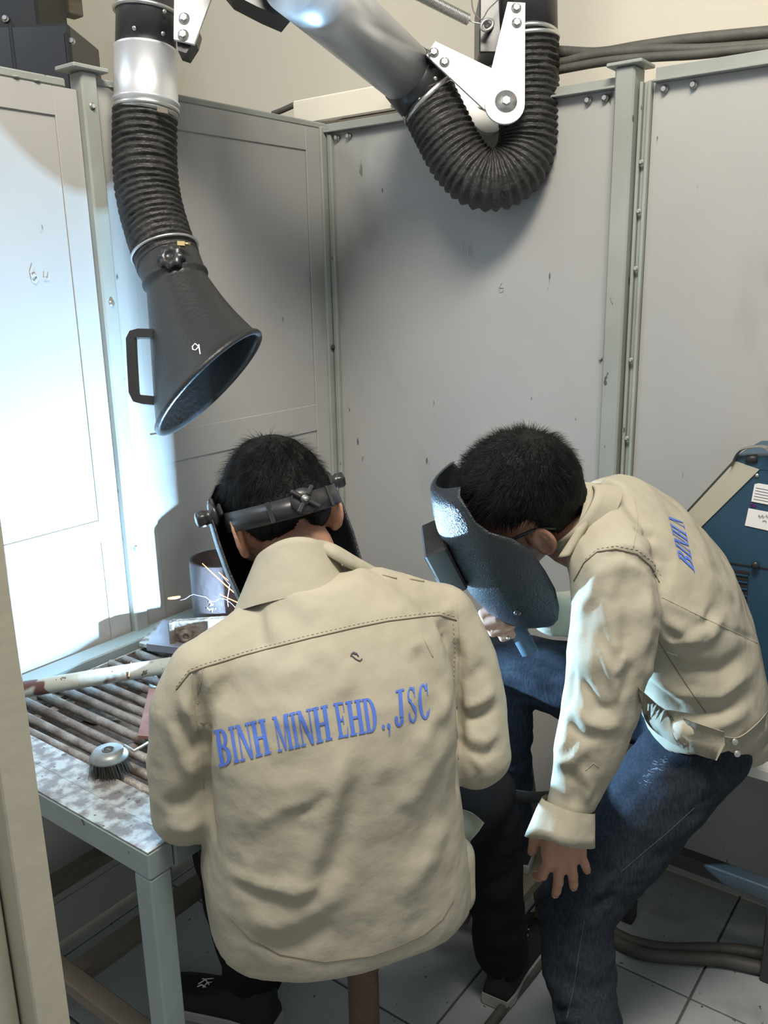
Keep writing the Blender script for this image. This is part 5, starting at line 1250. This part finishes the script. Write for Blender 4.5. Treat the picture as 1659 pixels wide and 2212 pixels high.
# trousers
tq = MB().chain([HL2, HL2*.5+KL2*.5+UP*.01, KL2], [.088, .082, .068]).chain([KL2, KL2*.55+AL2*.45, AL2+UP*.09, AL2+UP*.03], [.068, .062, .057, .060])
tq.chain([HR2, KR2], [.095, .070]).chain([KR2, AR2], [.068, .055]).chain([HL2, HR2], [.088, .088]).chain([HL2+UP*.06, HR2+UP*.06], [.08, .08])
tv, tf = fuse(tq, .0065, 4); n = normals(tv, tf); tv = tv+n*(nz(tv*np.array([1, 1, 2.0]), 13, 25)*.006+nz(tv*np.array([1, 1, 3.]), 22, 5)*.003)[:, None]
tv = creases(tv, tf, [([(1330, 1860), (1290, 1900), (1255, 1925)], .008, -.006), ([(1335, 1885), (1300, 1920), (1262, 1945)], .007, .006), ([(1330, 1925), (1290, 1960), (1240, 1975)], .008, -.006), ([(1180, 2000), (1240, 2010), (1310, 1985)], .009, .005),
                      ([(1150, 2165), (1200, 2185), (1260, 2180)], .008, -.008), ([(1150, 2195), (1210, 2205), (1265, 2195)], .008, .008)])
tr2 = meshobj(tv, tf, 'jeans', M['denim'], p2); T2 = Surf(tv, tf)
strip(T2, [(1500, 1745), (1440, 1800), (1380, 1850), (1340, 1885)], .0008, .0002, 'seam', M['denimseam'], tr2); strip(T2, [(1262, 1990), (1250, 2060), (1240, 2130), (1225, 2200)], .0008, .0002, 'seam', M['denimseam'], tr2)
mb = MB(); random.seed(3)
for i in range(34):
    t = random.random(); x = 1385+t*48+random.uniform(-7, 7); y = 1690-t*48+random.uniform(-12, 8); L_ = random.uniform(4, 12)
    a_, b_ = T2.hit(x, y, .0006), T2.hit(x+L_, y+L_*random.uniform(-.1, .5), .0006)
    if a_ is not None and b_ is not None: mb.tube([a_, b_], .0004, 4)
build(mb, 'frayed_threads', M['denimfade'], tr2, kind='stuff')
for A_, dv in ((AL2, nrm(F2*[1, 1, 0])), (AR2, nrm(F2*[1, 1, 0]))):
    hl = np.array([A_[0], A_[1], max(.002, A_[2]-.09)])-dv*.06; u_, d_, l_ = shoe(MB(), MB(), hl, dv, p2, 0); laces(u_, hl, d_, l_)
# step under the raised right foot
s_ = thing('foot_step', 'small dark step under the raised foot between the workers', 'step', (AR2[0], AR2[1], 0))
build(MB().bbox((AR2[0]-.09, AR2[1]-.08, .18), (AR2[0]+.09, AR2[1]+.14, AR2[2]-.09), .004), 'tread', M['wood'], s_)
for dx in (-.07, .07):
    for dy in (-.06, .12): build(MB().bbox((AR2[0]+dx-.012, AR2[1]+dy-.012, 0), (AR2[0]+dx+.012, AR2[1]+dy+.012, .182), .002), 'leg', M['wood'], s_)
# glasses
gl = thing('glasses', 'dark framed glasses worn by the bending person, temple hooked over the ear', 'glasses', HC2)
for s in (-1, 1):
    build(MB().tube(spline([HC2+r2*s*.068+f2*.095+u2*.022, HC2+r2*s*.076+f2*.06+u2*.022, HC2+r2*s*.080+f2*.01+u2*.026, HC2+r2*s*.080-f2*.020+u2*.022, HC2+r2*s*.076-f2*.040+u2*.004]), [.0028]*33, 8), 'temple', M['plastic'], gl)
    build(MB().torus(HC2+r2*s*.033+f2*.105+u2*.012, f2, .024, .002), 'rim', M['plastic'], gl)
    build(MB().cyl(HC2+r2*s*.033+f2*.1045+u2*.012, HC2+r2*s*.033+f2*.106+u2*.012, .0225, n=24), 'lens', M['glass'], gl)
build(MB().tube([HC2-r2*.010+f2*.108+u2*.018, HC2+f2*.110+u2*.020, HC2+r2*.010+f2*.108+u2*.018], .0018, 6), 'bridge', M['plastic'], gl)
# face shield held in front
us_ = CV(-.44, -.80, -.40); fs_ = CV(-.84, .44, .20); fs_ = nrm(fs_-us_*us_.dot(fs_)); rs_ = np.cross(fs_, us_); fs_, us_, rs_ = fs_*MB.K, us_*MB.K, rs_*MB.K
fs = thing('face_shield', 'black hand-held welding face shield with square window and grip handle', 'face shield', HC2)
prof = [(.118, .060, .082, .010, 60), (.112, .082, .096, .006, 58), (.095, .096, .108, .000, 60), (.070, .102, .116, .000, 64), (.048, .104, .121, .000, 72), (.025, .106, .124, .000, 86), (-.005, .107, .126, .0, 94), (-.05, .106, .126, .0, 97), (-.09, .103, .124, -.002, 97), (-.13, .096, .116, -.004, 93), (-.160, .084, .104, -.006, 86), (-.180, .066, .084, -.006, 76), (-.187, .050, .066, -.004, 62)]
SHC = HC2+fs_*.022-us_*.012
build(shell(SHC, rs_, fs_, us_, prof, .003, 36), 'shell', M['helmet'], fs)
wb = SHC+fs_*.134-us_*.012
wf = build(MB().cbox(wb, [rs_, fs_, us_], (.056, .020, .045), .004), 'window_frame', M['plastic'], fs)
build(MB().cbox(wb+fs_*.0205, [rs_, fs_, us_], (.048, .0015, .037), .001), 'filter_glass', M['glass'], wf)
for s, h in ((1, -.115), (-1, -.115)):
    t = math.radians(62)*s; c = SHC+us_*h-rs_*math.sin(t)*.098+fs_*math.cos(t)*.118; o = nrm(-rs_*math.sin(t)*.9+fs_*math.cos(t)*.5)
    build(MB().tube([c-o*.002, c+o*.003, c+o*.004], [.0062, .006, .004], 14).cyl(c+o*.003, c+o*.005, .0025), 'rivet', M['plastic'], fs)
build(MB().tube(spline([HDL0+hax*.035, HDL0, Hc, HDL1, HDL1-hax*.003]), [.013]*8+[.0155]*25, 18), 'grip', M['bluegrip'], fs)
build(MB().ball(D(1098, 1378, 1.49), .0035), 'grip_screw', M['zinc'], fs)
